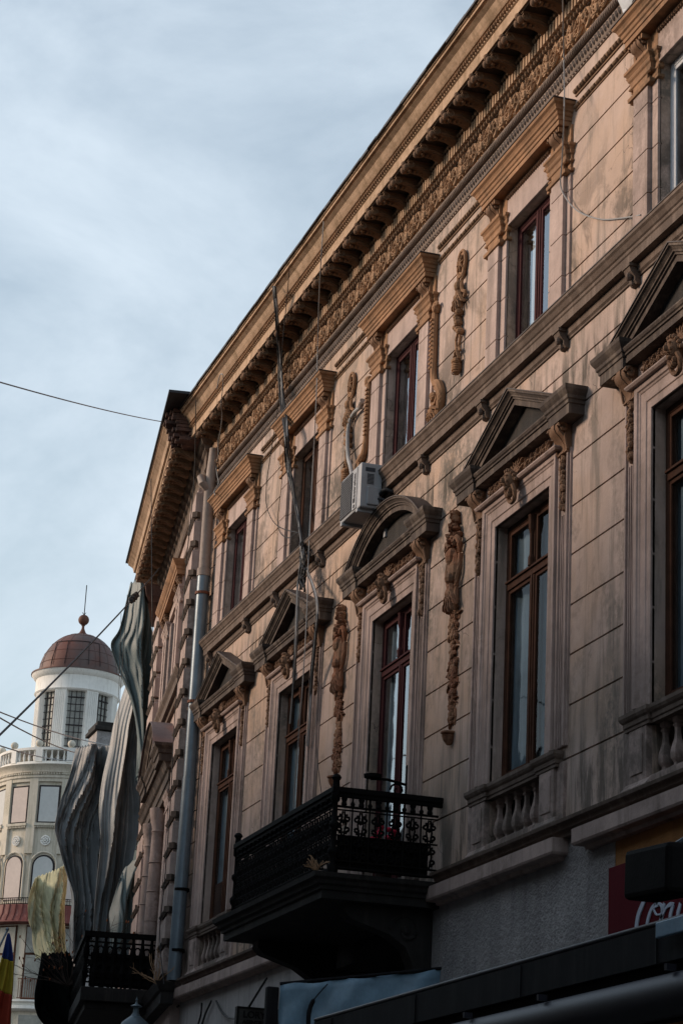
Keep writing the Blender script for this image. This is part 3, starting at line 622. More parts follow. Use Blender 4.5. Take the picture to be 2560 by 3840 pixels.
# crumbling trophies between the lower windows
for j, c in enumerate((-18.22+U, -21.58+U)):
    s = MB(); rng = random.Random(70+j)
    for k in range(0): z = 8.02-.012*k; s.blob((c+rng.uniform(-1, 1)*(.02+.0045*k), .02+rng.uniform(0, .03), z), rng.uniform(.02, .045), .05, rng.uniform(.02, .05), rng.uniform(-1, 1), 5, 3)
    for sg in (-1, 1):
        s.tube(spline([(c+sg*.13, -.03, 7.66), (c+sg*.16, -.05, 7.74), (c+sg*.11, -.06, 7.80), (c+sg*.06, -.06, 7.74)], 5), .026, 6)
        s.tube(spline([(c+sg*.15, -.03, 7.64), (c+sg*.15, -.04, 7.5), (c+sg*.09, -.04, 7.36), (c+sg*.10, -.04, 7.22), (c+sg*.07, -.04, 7.14)], 5), .024, 6)
    s.blob((c, .05, 7.64), .07, .07, .09, 0, 9, 6); s.blob((c, .06, 7.44), .06, .06, .06, 0, 9, 6); s.blob((c, .045, 7.56), .11, .04, .16, 0, 9, 6)
    for a in range(5): petal(s, c, .04, 7.40, -pi/2+(a-2)*.28, .26, .03, .04)
    leafy(s, rng, c, 7.10, 7.34, .10, .01, .035)
    wt = s.build('wall_trophy', 'orn2', B1)
    s = MB()
    for k in range(46): z = 8.06-.0065*k; s.blob((c+rng.uniform(-1, 1)*(.02+.0028*k), .025+rng.uniform(0, .035), z), rng.uniform(.012, .035), .045, rng.uniform(.015, .045), rng.uniform(-1, 1), 5, 3)
    s.build('broken_crest', 'rust', wt)
    s = MB(); zb = 6.0 if j == 0 else 6.22
    [leafy(s, rng, c+o_, a_, b_2, w_2, 0, .028) for o_, a_, b_2, w_2 in ((0, 6.90, 7.16, .17), (-.01, 6.92, 7.12, .15), (.01, 6.74, 6.94, .09), (.0, 6.42, 6.76, .16), (.02, 6.46, 6.70, .15), (.02, 6.30, 6.52, .11), (.01, zb+.12, 6.40, .12))]; [s.blob((c+rng.uniform(-.09, .09), .004, rng.uniform(zb+.1, 7.1)), rng.uniform(.02, .05), .012, rng.uniform(.03, .07), rng.uniform(-1, 1), 6, 3) for _ in range(30)]
    s.lathe([(.0, 0), (.02, .0), (.05, .04), (.065, .08), (.05, .085), (.075, .10), (.075, .115), (.03, .12)], (c, -.03, zb-.07), 10)
    s.build('hanging_garland', 'rust', B1)
# plaster scar patches
# ---- balcony
bx0, bx1 = -21.75+U, -18.3+U
sl = MB()
prof = [(-.02, 4.53), (.0, 4.53), (.0, 4.60), (.02, 4.605), (.025, 4.635), (.05, 4.65), (.06, 4.68), (.09, 4.70), (.10, 4.74), (-.02, 4.745)]
for k in range(len(prof)-1):
    pass
n = len(prof); v = []
for q_, z in prof: v += [(bx0-q_+.1, .05, z), (bx0-q_+.1, -(1.06+q_), z), (bx1+q_-.1, -(1.06+q_), z), (bx1+q_-.1, .05, z)]
f = [(i*4+k, i*4+k+1, i*4+k+5, i*4+k+4) for i in range(n-1) for k in range(3)]+[(3, 2, 1, 0), tuple(4*(n-1)+k for k in range(4))]
sl.add(v, f); balc = sl.build('balcony', 'dark', B1)
for sx_ in (bx0+.35, bx1-.35):
    k = MB(); k.xprism([(0, 3.85), (.10, 3.86), (.16, 3.94), (.17, 4.06), (.24, 4.2), (.4, 4.3), (.6, 4.36), (.74, 4.40), (.8, 4.46), (.8, 4.53), (0, 4.53)], sx_-.10, sx_+.10)
    for sg in (-1, 1):
        pts = [(sx_+sg*.10, -(.24+(.15-.009*a)*cos(a*pi/6)), 4.34+(.15-.009*a)*sin(a*pi/6)) for a in range(15)]; k.tube(pts, .02, 6); k.blob((sx_+sg*.10, .24, 4.34), .03, .04, .04)
    k.build('bracket', 'dark', balc, smooth=True)
ux0, ux1, pr_, zr = -21.65+U, -18.42+U, .97, 5.50
hr = MB()
for a, b in (((ux0, -pr_), (ux1, -pr_)), ((ux1, -pr_), (ux1, 0)), ((ux0, -pr_), (ux0, 0))):
    d = (Vector(b)-Vector(a)); an = math.atan2(d.y, d.x); c_ = (Vector(a)+Vector(b))/2; ln = d.length
    hr.xbox((c_.x, c_.y, zr-.03), ln+.07, .075, .05, an); hr.xbox((c_.x, c_.y, zr-.07), ln+.03, .045, .04, an)
hr.build('handrail', 'iron', balc, bevel=.006)
for px_, py_ in ((ux0, -pr_), (ux1, -pr_)):
    p_ = MB(); p_.lathe([(.045, 4.74), (.05, 4.80), (.03, 4.83), (.028, 4.88), (.05, 4.92), (.05, 4.95), (.026, 4.98), (.024, 5.12), (.045, 5.15), (.045, 5.18), (.024, 5.2), (.022, 5.36), (.04, 5.38), (.04, 5.45), (.03, 5.53), (.028, 5.55), (.045, 5.575), (.03, 5.60), (0, 5.61)], (px_, py_, 0), 12); p_.build('post', 'iron', balc, smooth=True)
def railing(a, b, n, name):
    """cast iron: bars, scrolls and collars between two rails"""
    a = Vector(a); b = Vector(b); r_ = MB(); d = (b-a); un = d.normalized()
    def P(t, z): q_ = a+d*t; return (q_.x, q_.y, z)
    for z, rr in ((4.80, .014), (4.86, .010), (5.33, .012), (5.30, .008), (5.08, .008)): r_.tube([P(0, z), P(1, z)], rr, 6)
    w = d.length/n
    for k in range(n):
        t0 = k/n; tc = (k+.5)/n; dt = 1/n
        r_.tube([P(t0, 4.80), P(t0, 5.33)], .008, 5)
        r_.lathe([(.012, 5.33), (.028, 5.35), (.02, 5.375), (.03, 5.40), (.012, 5.42), (.02, 5.43)], P(tc, 0), 8); r_.lathe([(.014, 5.33), (.022, 5.36), (.010, 5.38), (.010, 5.43)], P(t0, 0), 8)
        for sg in (-1, 1):
            def sp(zc, rr, a0, dr, turns=1.15, cx=.24):
                pts = []
                for q_ in range(13):
                    u = q_/12; r2 = rr*(1-.75*u); aa = a0+dr*turns*2*pi*u
                    pts.append(P(tc+sg*(cx*dt)+r2*cos(aa)/d.length*1, zc+r2*sin(aa)))
                r_.tube(pts, .0105, 5)
            sp(5.23, w*.20, pi/2, sg); sp(5.13, w*.19, -pi/2, -sg); sp(5.02, w*.20, pi/2, sg); sp(4.92, w*.19, -pi/2, -sg)
            r_.tube([P(tc+sg*.05*dt, 5.29), P(tc+sg*.16*dt, 5.18), P(tc+sg*.05*dt, 5.07), P(tc+sg*.18*dt, 4.97), P(tc+sg*.05*dt, 4.87)], .009, 5)
        r_.tube([P(tc+.10*dt*cos(q_*pi/6), 5.08+.03*sin(q_*pi/6)) for q_ in range(13)], .008, 5)
        for z in (5.2, 5.0): r_.lathe([(.0, -.022), (.018, -.008), (.018, .008), (0, .022)], P(tc, z), 6)
    return r_.build(name, 'iron', balc)
railing((ux0, -pr_, 0), (ux1, -pr_, 0), 22, 'railing_panel'); railing((ux1, -pr_, 0), (ux1, -.03, 0), 6, 'railing_panel'); railing((ux0, -pr_, 0), (ux0, -.03, 0), 5, 'railing_panel')
k = MB(); k.box(ux1-.035, ux1-.03, .1, .93, 4.79, 5.08); k.build('rear_sheet', 'iron', balc)
# ================================================================== second building (turned 8.4 degrees, stands forward)
AN = R(8.4); B2 = empty('corner_house', (-27.75, 6.48, 0), -AN)
tag(B2, 'brown neighbouring townhouse with quoined strips and round pediment beyond the drainpipe', 'building')
def on2(s_, p, z): return Vector((-27.75-cos(AN)*s_-sin(AN)*p, 6.48+sin(AN)*s_-cos(AN)*p, z))   # distance along the front -> world
L2 = 6.95
wb = MB(); wall_courses(wb, -L2, -0.0, 4.7, 12.3, [5.0, 5.4, 5.8, 6.2, 6.6, 7.0, 7.4, 7.8, 8.2, 8.6, 9.0, 9.4, 9.8, 10.2, 10.6, 11.0], [(-4.6, -2.5, 5.0, 7.3), (-4.4, -3.0, 9.1, 10.5)], .3)
wb.box(-L2, -.01, -6, -.29, 4, 12.2); wb.box(-L2, 0, -.3, .0, 0, 4.7)
wb.build('wall', 'trim', B2)
for a, b in ((-.92, 0.0), (-6.72, -5.6)):
    s = MB(); zz = 4.9
    s.box(a, b, 0, .05, 4.7, 11.3); s.box(a, b, -.3, .0, 4.7, 11.3) if b == 0 else None
    while zz < 11.0:
        s.mould([(0.02, zz), (.125, zz+.004), (.125, zz+.30), (.10, zz+.325), (.10, zz+.37), (.02, zz+.385)], a, b-(.13 if b == 0 else 0), (0, 1)); zz += .40
    s.build('quoin_strip', 'trim', B2)
    zz = 5.22
    while zz < 11.0:
        s = MB(); s.xbox(((a+b)/2-.02, -.118, zz+.075), (b-a)*.86, .055, .05, 0, 0, R(45)); s.xbox((b-.02, -.10, zz+.075), .085, .085, .075, R(45), R(0), 0); zz += .40; s.build('diamond_block', 'ped', B2)
co = MB(); PRF = [(.05, 11.99), (.44, 11.99), (.44, 12.10), (.455, 12.11), (.46, 12.15), (.49, 12.16), (.51, 12.24), (.56, 12.29), (.585, 12.31), (.585, 12.335), (.6, 12.34), (.6, 12.365), (0, 12.38)]
co.mould(PRF, -6.75, -.62, (1, 0)); co.build('cornice', 'corn', B2)
co = MB(); co.box(-6.8, -.6, .05, .43, 11.976, 11.988); co.build('soffit', 'dark', B2)  # near-black sheet added to colour in the shade beneath the cornice
bk = MB(); rng = random.Random(8)
for r_ in range(8):
    zz = 11.95+r_*.052; x = -.62
    while x < -.02:
        w_ = rng.uniform(.08, .13); d_ = .46+.02*r_-.12*(rng.random() < .3)-.25*max(0, (x+.3)); bk.box(x, min(x+w_, -.0), -.1, d_+rng.uniform(-.03, .03), zz, zz+.044); x += w_+.01
bk.build('broken_brickwork', 'brick', B2)
rf = MB(); rf.mould([(0, 12.365), (.63, 12.36), (.63, 12.395), (0, 12.43)], -6.77, -.05, (1, 1)); rf.xprism([(.6, 12.39), (.6, 12.40), (-3, 13.2), (-6, 12.3)], -6.9, -.1); rf.build('roof', 'tin', B2)
bm_ = MB(); bm_.mould([(0, 11.45), (.03, 11.46), (.05, 11.50), (.04, 11.53), (.03, 11.55), (.03, 11.78), (.06, 11.80), (.06, 11.86), (.10, 11.88), (.13, 11.95), (.13, 11.995)], -6.75, -.0, (1, 1)); bm_.mould([(0, 11.1), (.02, 11.1), (.03, 11.13), (.02, 11.16)], -6.75, 0, (1, 1)); bm_.build('frieze', 'course', B2)
m2 = copy_tree(mod, B2, (-.55, -.09, .005)); m2.children[0].location = (0, 0, 0); k = 1
while .55+.376*k < 6.7: copy_tree(m2, B2, (-.55-.376*k, -.09, .005)); k += 1
# upper triple window
s = MB(); c = -3.75
for x in (-1.25, -.82, .82, 1.25): stacked(s, c+x-.11, c+x+.11, 0, .07, 9.1, 10.36, JU); capital(s, c+x-.11, c+x+.11, .06, 10.36, 10.6)
for x in (-.5, -.35, .35, .5): stacked(s, c+x-.045, c+x+.045, 0, .04, 9.1, 10.5, JU)
s.box(c-1.36, c+1.36, 0, .05, 10.6, 10.76); s.build('window_surround', 'trim', B2)
for x in (-1.25, -.82, .82, 1.25): k = MB(); console(k, c+x, 10.52, 10.76, .18, .13); k.build('console', 'orn', B2, smooth=True)
h = MB(); h.mould([(0, 10.757), (.14, 10.757), (.14, 10.82), (.155, 10.83), (.16, 10.87), (.18, 10.89), (.21, 10.94), (.215, 10.965), (0, 10.98)], c-1.28, c+1.28); h.build('hood', 'ochre', B2)
h = MB(); h.mould([(0, 8.85), (.05, 8.85), (.06, 8.9), (.11, 8.91), (.12, 9.0), (.16, 9.05), (.17, 9.085), (0, 9.1)], -6.75, -.9, (0, 0)); h.build('string_course', 'course', B2)
w = window('window', .55, 9.1, 10.45, 'redwood'); w.parent = B2; w.location = (-3.7, 0, 0); pane(w, .55, 9.1, 10.45)
# round pediment with its tin roof
s = MB(); c = -3.5; Rr = 1.75; zc = 8.62-Rr; pts = [(c+Rr*sin(a), zc+Rr*cos(a)) for a in [(-1+2*k/24)*math.asin(1.3/Rr) for k in range(25)]]
s.sweep([(-.02, 0), (.20, 0), (.20, .06), (.22, .07), (.23, .11), (.27, .15), (.28, .175), (-.02, .175)], pts)
s.mould([(0, 7.98), (.20, 7.98), (.20, 8.06), (.22, 8.07), (.23, 8.12), (.26, 8.15), (.27, 8.18), (0, 8.19)], c-1.3, c+1.3)
for sg in (-1, 1): a, b = sorted((c+sg*1.12, c+sg*1.36)); s.mould([(0, 7.97), (.23, 7.97), (.23, 8.07), (.25, 8.08), (.26, 8.13), (.30, 8.17), (.31, 8.21), (0, 8.22)], a, b)
pd = s.build('round_pediment', 'ped', B2)
s = MB(); s.sweep([(-.02, .177), (.31, .177), (.31, .19), (-.02, .19)], pts); s.build('flashing', mat('brown_grey_tin', (.17, .14, .145), rough=.6, metal=.2, var=.3, scale=3, second=(.25, .15, .13), second_amt=.6), pd)
s = MB(); s.prism([(c-1.2, 8.18)]+pts+[(c+1.2, 8.18)], -.02, .02); leafy(s, random.Random(4), c, 8.25, 8.55, .25, .02, .05); leafy(s, random.Random(5), c-.5, 8.2, 8.4, .25, .02, .05); s.build('tympanum', 'orn', pd, smooth=True)
# loggia with columns below
s = MB(); s.mould([(0, 7.45), (.12, 7.45), (.12, 7.56), (.14, 7.57), (.14, 7.70), (.17, 7.72), (.20, 7.78), (.22, 7.80), (0, 7.82)], -5.4, -1.3); s.build('entablature', 'ped', B2)
for x in (-5.1, -4.0, -2.75, -1.55):
    s = MB()
    if x in (-4.0, -2.75):
        s.lathe([(.13, 5.0), (.13, 5.06), (.11, 5.08), (.125, 5.13), (.105, 5.17), (.10, 5.5), (.105, 6.0), (.092, 7.0), (.088, 7.12), (.10, 7.14), (.088, 7.17), (.12, 7.3), (.14, 7.42), (.14, 7.46)], (x, -.1, 0), 18)
        for zz in (5.5, 5.9, 6.3, 6.7): s.lathe([(.108, zz), (.112, zz+.006), (.108, zz+.012)], (x, -.1, 0), 18)
    else: stacked(s, x-.16, x+.16, 0, .10, 5.0, 7.25, JL); capital(s, x-.16, x+.16, .1, 7.2, 7.46)
    s.build('column', 'trim', B2, smooth=True)
w = window('window', 1.05, 5.0, 7.3, 'brownwood', 6.7); w.parent = B2; w.location = (-3.55, -.0, 0); pane(w, 1.05, 5.0, 7.3, m_='dglass')
w2 = MB(); w2.box(-L2+.1, -.1, -1.2, -1.1, 4.7, 12); w2.build('interior_wall', 'room', B2)
s = MB(); s.mould([(0, 4.52), (.14, 4.52), (.14, 4.66), (.17, 4.68), (.2, 4.74), (.22, 4.78), (0, 4.80)], -6.8, .06, (1, 1)); s.build('lower_string_course', 'dark', B2)
# its iron balcony
s = MB(); s.box(-5.3, -2.0, 0, 1.02, 4.72, 4.90); s.box(-5.2, -2.1, 0, .95, 4.62, 4.72)
b2 = s.build('balcony', 'dark', B2, bevel=.01)
s = MB()
for (x0, y0), (x1, y1) in (((-5.2, -.98), (-2.1, -.98)), ((-2.1, -.98), (-2.1, 0)), ((-5.2, -.98), (-5.2, 0))):
    d = Vector((x1-x0, y1-y0)); an = math.atan2(d.y, d.x); s.xbox(((x0+x1)/2, (y0+y1)/2, 5.60), d.length+.08, .09, .07, an); s.xbox(((x0+x1)/2, (y0+y1)/2, 5.50), d.length, .03, .02, an); s.xbox(((x0+x1)/2, (y0+y1)/2, 4.97), d.length, .03, .02, an); s.xbox(((x0+x1)/2, (y0+y1)/2, 5.22), d.length, .012, .03, an)
    nn_ = max(3, int(d.length/.24))
    for k in range(nn_*2+1):
        q_ = Vector((x0, y0))+d*k/(nn_*2); s.lathe([(.02, 4.9), (.028, 5.0), (.05, 5.1), (.02, 5.22), (.05, 5.36), (.025, 5.48), (.02, 5.58)], (q_.x, q_.y, 0), 6)
        if k < nn_*2:
            q2 = Vector((x0, y0))+d*(k+.5)/(nn_*2); s.tube([(q2.x+.045*cos(a*pi/5)*d.x/d.length, q2.y+.045*cos(a*pi/5)*d.y/d.length, 5.12+.08*sin(a*pi/5)) for a in range(11)], .012, 5); s.tube([(q2.x+.045*cos(a*pi/5)*d.x/d.length, q2.y+.045*cos(a*pi/5)*d.y/d.length, 5.38+.07*sin(a*pi/5)) for a in range(11)], .012, 5)
s.build('railing_panel', 'iron', b2)
s = MB(); s.box(-2.13, -2.12, .05, .92, 4.92, 5.36); s.build('rear_sheet', 'iron', b2)

# ================================================================== drainpipe
pp = empty('drainpipe', (-27.50, 6.48, 0)); tag(pp, 'galvanised drainpipe running down the inner corner between the two facades', 'drainpipe')
s = MB(); s.tube([(.0, .02, 11.75), (-.03, .0, 11.35), (-.06, 0, 11.2), (-.06, 0, 10.05)], .07, 14); s.build('upper_section', 'pipe2', pp, smooth=True)
s = MB(); s.tube([(-.06, .0, 11.18), (-.02, -.12, 11.26), (-.08, -.12, 11.36)], .055, 10); s.tube([(-.06, 0, 10.1), (-.06, 0, 10.0)], .088, 14); s.build('collar', 'pipe2', pp, smooth=True)
s = MB(); s.tube([(-.06, 0, 10.06), (-.06, 0, 8.6), (-.06, 0, 7.3)], .078, 16); s.build('middle_section', 'pipe', pp, smooth=True)
s = MB(); s.tube([(-.06, 0, 7.34), (-.07, -.02, 4.80)], .084, 16); s.build('lower_section', 'pipe', pp, smooth=True)
for z in (9.75, 8.30, 5.9, 5.15):
    s = MB(); s.tube([(-.06, -(0 if abs(z-8.3) > 9 else 0), z), (-.06, 0, z+.035)], .095, 14); s.box(-.19, -.12, -.1, .02, z, z+.035); s.build('clamp', 'rustband' if z > 7 else 'iron', pp)

# ================================================================== air conditioner
ac = empty('air_conditioner', (-20.5, 6.6, 8.69)); tag(ac, 'pale grey air conditioner outdoor unit hung above the arched pediment', 'air conditioner')
s = MB(); s.box(-.36, .29, .10, .325, .0, .47); s.build('casing', 'acw', ac, bevel=.015)
s = MB(); s.box(-.33, .02, .325, .332, .03, .44)
for k in range(16): s.box(-.33, .02, .331, .337, .04+k*.025, .05+k*.025)
for k in range(9): s.box(-.32+.042*k, -.314+.042*k, .331, .339, .03, .44)
s.build('fan_grille', 'acd', ac)
s = MB(); s.box(.05, .18, .325, .334, .02, .45); s.build('front_panel', 'acw', ac, bevel=.003)
s = MB(); s.box(.29, .312, .13, .26, .03, .22); s.build('valve_cover', 'acw', ac, bevel=.012)
s = MB(); s.box(.288, .294, .18, .28, .38, .42)
for k in range(8): s.box(.289, .294, .19, .26, .25+.014*k, .257+.014*k)
s.build('side_slots', 'ink', ac)
s = MB(); s.box(-.32, -.27, -.02, .33, -.03, 0); s.box(.18, .23, -.02, .33, -.03, 0); s.box(-.32, -.27, 0, .03, -.2, .0); s.box(.18, .23, 0, .03, -.25, 0); s.build('bracket', 'acw', ac)
s = MB(); s.tube(spline([(.30, -.12, .15), (.38, -.10, .18), (.42, -.04, .16), (.44, .0, .15)], 5), .022, 8); s.tube(spline([(.30, -.14, .10), (.36, -.1, .08), (.36, -.02, .02)], 5), .016, 8); s.build('refrigerant_pipe', 'cable', ac, smooth=True)
def text(body, size, mtx, material, parent, name, shear=0, ext=.002, bold=0):
    cu = bpy.data.curves.new(name, 'FONT'); cu.body = body; cu.size = size; cu.extrude = ext; cu.shear = shear; cu.offset = bold
    t_ = bpy.data.objects.new(name, cu); C.objects.link(t_)
    bpy.context.view_layer.update(); me = bpy.data.meshes.new_from_object(t_); bpy.data.objects.remove(t_)
    me.materials.clear(); me.materials.append(M[material]); o = bpy.data.objects.new(name, me); C.objects.link(o); o.parent = parent; o.matrix_local = mtx; return o
def basis(x, y, o): x = Vector(x); y = Vector(y); z = x.cross(y); mm = Matrix((x, y, z)).transposed().to_4x4(); mm.translation = Vector(o); return mm
text('Electrolux', .075, basis((0, 0, 1), (-1, 0, 0), (.145, -.336, .085)), 'ink', ac, 'lettering', bold=.0015)
s = MB(); s.box(.10, .145, .334, .337, .035, .065); s.box(.112, .133, .335, .339, .04, .06); s.build('emblem', 'ink', ac)
hs = [onwall(1300, 1920-0+95-100, .10)]
s = MB(); pts = [onwall(700+x*.6378, 900+y*.6378, p) for x, y, p in ((972, 1385, .2), (962, 1330, .15), (948, 1270, .08), (946, 1150, .06), (958, 1070, .05), (985, 1015, .05), (1018, 985, .05))]
s.tube([Vector((q_.x, q_.y, q_.z)) for q_ in spline(pts, 6)], .022, 8); o = s.build('insulated_hose', mat('grey_hose', (.33, .33, .33), rough=.7), None, smooth=True); tag(o, 'grey insulated hose rising from the air conditioner across the carved trophy', 'hose')
s = MB(); s.tube([Vector(q_) for q_ in spline([onwall(700+x*.6378, 900+y*.6378, .05) for x, y in ((1018, 990), (1024, 965), (1034, 945))], 4)], .032, 8); s.build('joint_wrap', 'pipe2', o)

# ================================================================== cables
def cable(name, pix, r_, m_, label, cat='cable', group=None, n=6):
    s = MB(); s.tube(spline([onwall(*q_) for q_ in pix], n), r_, 6); return tag(s.build(name, m_, None, smooth=True), label, cat, group)
def cc(x, y): return 980+x*.5525, 1000+y*.5525
bun = [((90, 140), .56), ((100, 280), .5), ((108, 420), .38), ((122, 600), .2), ((142, 830), .14), ((158, 1000), .16), ((172, 1150), .22), ((185, 1330), .12), ((203, 1450), .10), ((240, 1640), .07), ((262, 1800), .09), ((275, 1900), .17)]
low = [((275, 1900), .17), ((290, 2010), .15), ((330, 2100), .12), ((372, 2230), .2), ((386, 2352), .2), ((375, 2480), .2), ((345, 2800), .1), ((330, 3050), .08), ((318, 3250), .05)]
low2 = [((275, 1900), .17), ((270, 2010), .16), ((252, 2150), .18), ((240, 2352), .2), ((232, 2600), .2), ((215, 2850), .12), ((195, 3100), .08)]
rng = random.Random(12)
for k in range(12):
    j = 7; o_ = rng.uniform(-13, 13)
    pix = [(*cc(x+o_*(1.3 if 2 < i < 9 else .35)+rng.uniform(-j, j)*1.3, y+rng.uniform(-8, 8)), p+rng.uniform(-.01, .02)) for i, ((x, y), p) in enumerate(bun)]
    cable('bundle_cable', pix, rng.choice((.004, .005, .008, .012)), 'cable' if k < 9 else 'wcable', 'black cable twisted into the thick bundle hanging down from the roof edge', group='cables bundled over the facade')
for k in range(7):
    L_ = low if k < 4 else low2; o_ = rng.uniform(-10, 10)
    pix = [(*cc(x+o_+rng.uniform(-4, 4), y+rng.uniform(-5, 5)), p+.02) for (x, y), p in L_]
    cable('hanging_cable', pix, rng.choice((.006, .009, .012)), 'cable' if k not in (1, 5) else 'wcable', 'loose cable hanging in front of the fourth pediment and window', group='cables hanging below the bundle')
s = MB(); rng = random.Random(2)
for k in range(14): s.tube(spline([onwall(*cc(278+rng.uniform(-22, 22), 1890+60*q_+rng.uniform(-25, 25)), .16+rng.uniform(-.03, .05)) for q_ in range(6)], 4), rng.uniform(.005, .01), 5)
tag(s.build('cable_knot', 'cable', None), 'tangled knot of black cables over the stone course', 'cable')
cable('thin_cable', [(*cc(190, 15), .56), (*cc(170, 250), .5), (*cc(150, 450), .35), (*cc(135, 650), .2), (*cc(112, 950), .12), (*cc(70, 1230), .1), (*cc(35, 1480), .06), (*cc(40, 1640), .06), (*cc(110, 1760), .07), (*cc(250, 1805), .08)], .005, 'cable', 'thin black wire looping out left of the cable bundle')
cable('thin_cable', [(*cc(150, 1250), .14), (*cc(135, 1500), .08), (*cc(112, 1700), .07), (*cc(125, 1800), .07), (*cc(180, 1840), .07), (*cc(250, 1800), .08)], .0045, 'cable', 'short drooping black wire loop beside the fourth upper window')
cable('pale_wire', [(1213, 830, .56), (*cc(402, 0), .5), (*cc(390, 250), .3), (*cc(380, 600), .14), (*cc(372, 900), .22), (*cc(355, 1250), .14), (*cc(335, 1650), .1), (*cc(318, 2000), .17), (*cc(308, 2352), .2), (1135, 2560, .2), (1108, 2900, .1), (1100, 3030, .08)], .006, 'wcable', 'pale thin wire hanging straight in front of the fourth upper window', n=8)
cable('pale_wire', [(2108, -30, .5), (2112, 200, .12), (2114, 400, .23), (2106, 600, .12), (2100, 690, .08), (2122, 745, .05), (2170, 795, .03), (2250, 822, .02), (2330, 818, .02), (2400, 806, .06)], .006, 'wcable', 'grey wire hanging past the second hood then curving to the right', n=8)
cable('pale_wire', [(450+x*.3827, 1400+y*.3827, p) for x, y, p in ((950, 150, .56), (980, 20, .57), (1010, 20, .57), (1008, 130, .5), (992, 300, .4), (1000, 420, .3), (985, 560, .2), (962, 660, .12), (962, 800, .1), (942, 900, .08), (955, 1010, .1), (965, 1080, .15), (925, 1150, .2), (932, 1195, .22))], .006, 'wcable', 'pale wire dangling over the left end of the carved frieze')
cable('thin_cable', [(1210, 3000, .05), (1203, 2960, .05), (1190, 2850, .05), (1185, 2750, .06), (1192, 2600, .06), (1188, 2480, .1)], .004, 'cable', 'thin dark wire running down beside the fourth lower window')
def wire(name, a, b, sag, r_, label, m_='cable', group=None):
    s = MB(); s.tube(catenary(a, b, sag, 20), r_, 6); return tag(s.build(name, m_), label, 'wire', group)
wire('overhead_wire', onx(-120, 1398, -14), onx(612, 1582, -28.6), .03, .006, 'single overhead wire crossing the sky to the top corner of the roof', 'wcable')
wire('overhead_wire', onx(-60, 2815, -16), onx(600, 2130, -33), .05, .010, 'thick black wire rising across the dome towards the grey netting')
wire('overhead_wire', onx(-60, 2645, -30), onx(620, 2790, -70), .3, .011, 'upper one of two faint wires crossing the round tower', 'wcable')
wire('overhead_wire', onx(-60, 2655, -28), onx(560, 2800, -70), .5, .011, 'lower one of two faint wires crossing the round tower', 'wcable')
wire('overhead_wire', onx(-60, 2775, -30), onx(300, 2850, -60), .1, .011, 'faint wire crossing the tower balustrade', 'wcable')
s = MB(); q0 = onx(-60, 2815, -16); q1 = onx(600, 2130, -33)
for k in range(10): t = .70+.006*k; c_ = q0.lerp(q1, t)-Vector((0, 0, .2*t*(1-t))); s.xbox(c_, .06, .05, .04+.02*(k % 3), k, k*.7)
tag(s.build('wire_splice', 'cable'), 'black taped splice on the thick wire beside the netting', 'wire splice')
for i, (a, b, lb) in enumerate((((478, 2230, -33), (440, 2760, -33), 'longer one'), ((455, 2300, -33), (446, 2620, -33), 'shorter one'))):
    wire('hanging_wire', onx(*a), onx(*b), 0.0, .004, lb+' of the thin wires hanging in front of the netting')
cable('hanging_wire', [(735, 1500, .55), (728, 1800, .4), (700, 2100, .38), (680, 2400, .38), (655, 2700, .38), (640, 3000, .38), (618, 3300, .4), (600, 3500, .4), (615, 3690, .4)], .006, 'cable', 'thin black wire running down the quoined corner strip', 'wire')
cable('hanging_wire', [(567, 1795, .75), (568, 1900, .8), (570, 2150, .9), (572, 2400, .85), (575, 2650, .8)], .006, 'cable', 'thin black wire hanging before the far cornice', 'wire')

# ================================================================== shop awning, sheet, signs, floodlight
aw = empty('shop_awning', (-11, 5.0, 2.6)); tag(aw, 'long black shop awning with a rounded metal front bar', 'awning')
def wl(parent, v): return (v[0]-parent.location.x, v[1]-parent.location.y, v[2]-parent.location.z)
def addw(parent, s): s.v = [wl(parent, v) for v in s.v]; return s
s = MB(); s.add([(-15.3, 4.6, 3.0), (-6, 4.6, 3.0), (-6, 4.6, 3.175), (-15.3, 4.6, 3.175), (-15.3, 4.66, 3.0), (-6, 4.66, 3.0), (-6, 4.66, 3.175), (-15.3, 4.66, 3.175)], [(0, 1, 2, 3), (7, 6, 5, 4), (3, 2, 6, 7), (0, 4, 5, 1), (0, 3, 7, 4), (1, 5, 6, 2)])
addw(aw, s).build('valance', 'awn', aw)
s = MB(); x = -14.9
while x < -6: s.add([(x, 4.597, 3.0), (x+.012, 4.594, 3.0), (x+.012, 4.594, 3.17), (x, 4.597, 3.17), (x+.024, 4.6, 3.0), (x+.024, 4.6, 3.17)], [(0, 1, 2, 3), (1, 4, 5, 2)]); x += 1.7
addw(aw, s).build('seams', 'awn', aw)
rng = random.Random(9); x = -14.6
while x < -6: s = MB(); s.xbox((x, 4.53, 2.95), .025, .05, .03); addw(aw, s).build('bracket', 'bar', aw); x += rng.uniform(1.0, 1.6)
s = MB(); s.tube([(-15.3, 4.61, 3.19), (-6, 4.61, 3.19)], .014, 8); addw(aw, s).build('trim_cord', 'bar', aw, smooth=True)
s = MB(); s.tube([(-15.3, 4.60, 2.84), (-6, 4.60, 2.84)], .10, 20); addw(aw, s).build('front_bar', 'bar', aw, smooth=True)
s = MB(); s.add([(-15.3, 4.62, 3.17), (-6, 4.62, 3.17), (-6, 6.5, 3.45), (-15.3, 6.5, 3.45), (-15.3, 4.62, 3.155), (-6, 4.62, 3.155), (-6, 6.5, 3.43), (-15.3, 6.5, 3.43)], [(0, 1, 2, 3), (7, 6, 5, 4), (0, 3, 7, 4), (0, 4, 5, 1), (1, 5, 6, 2), (2, 6, 7, 3)]); addw(aw, s).build('canopy', 'awn', aw)
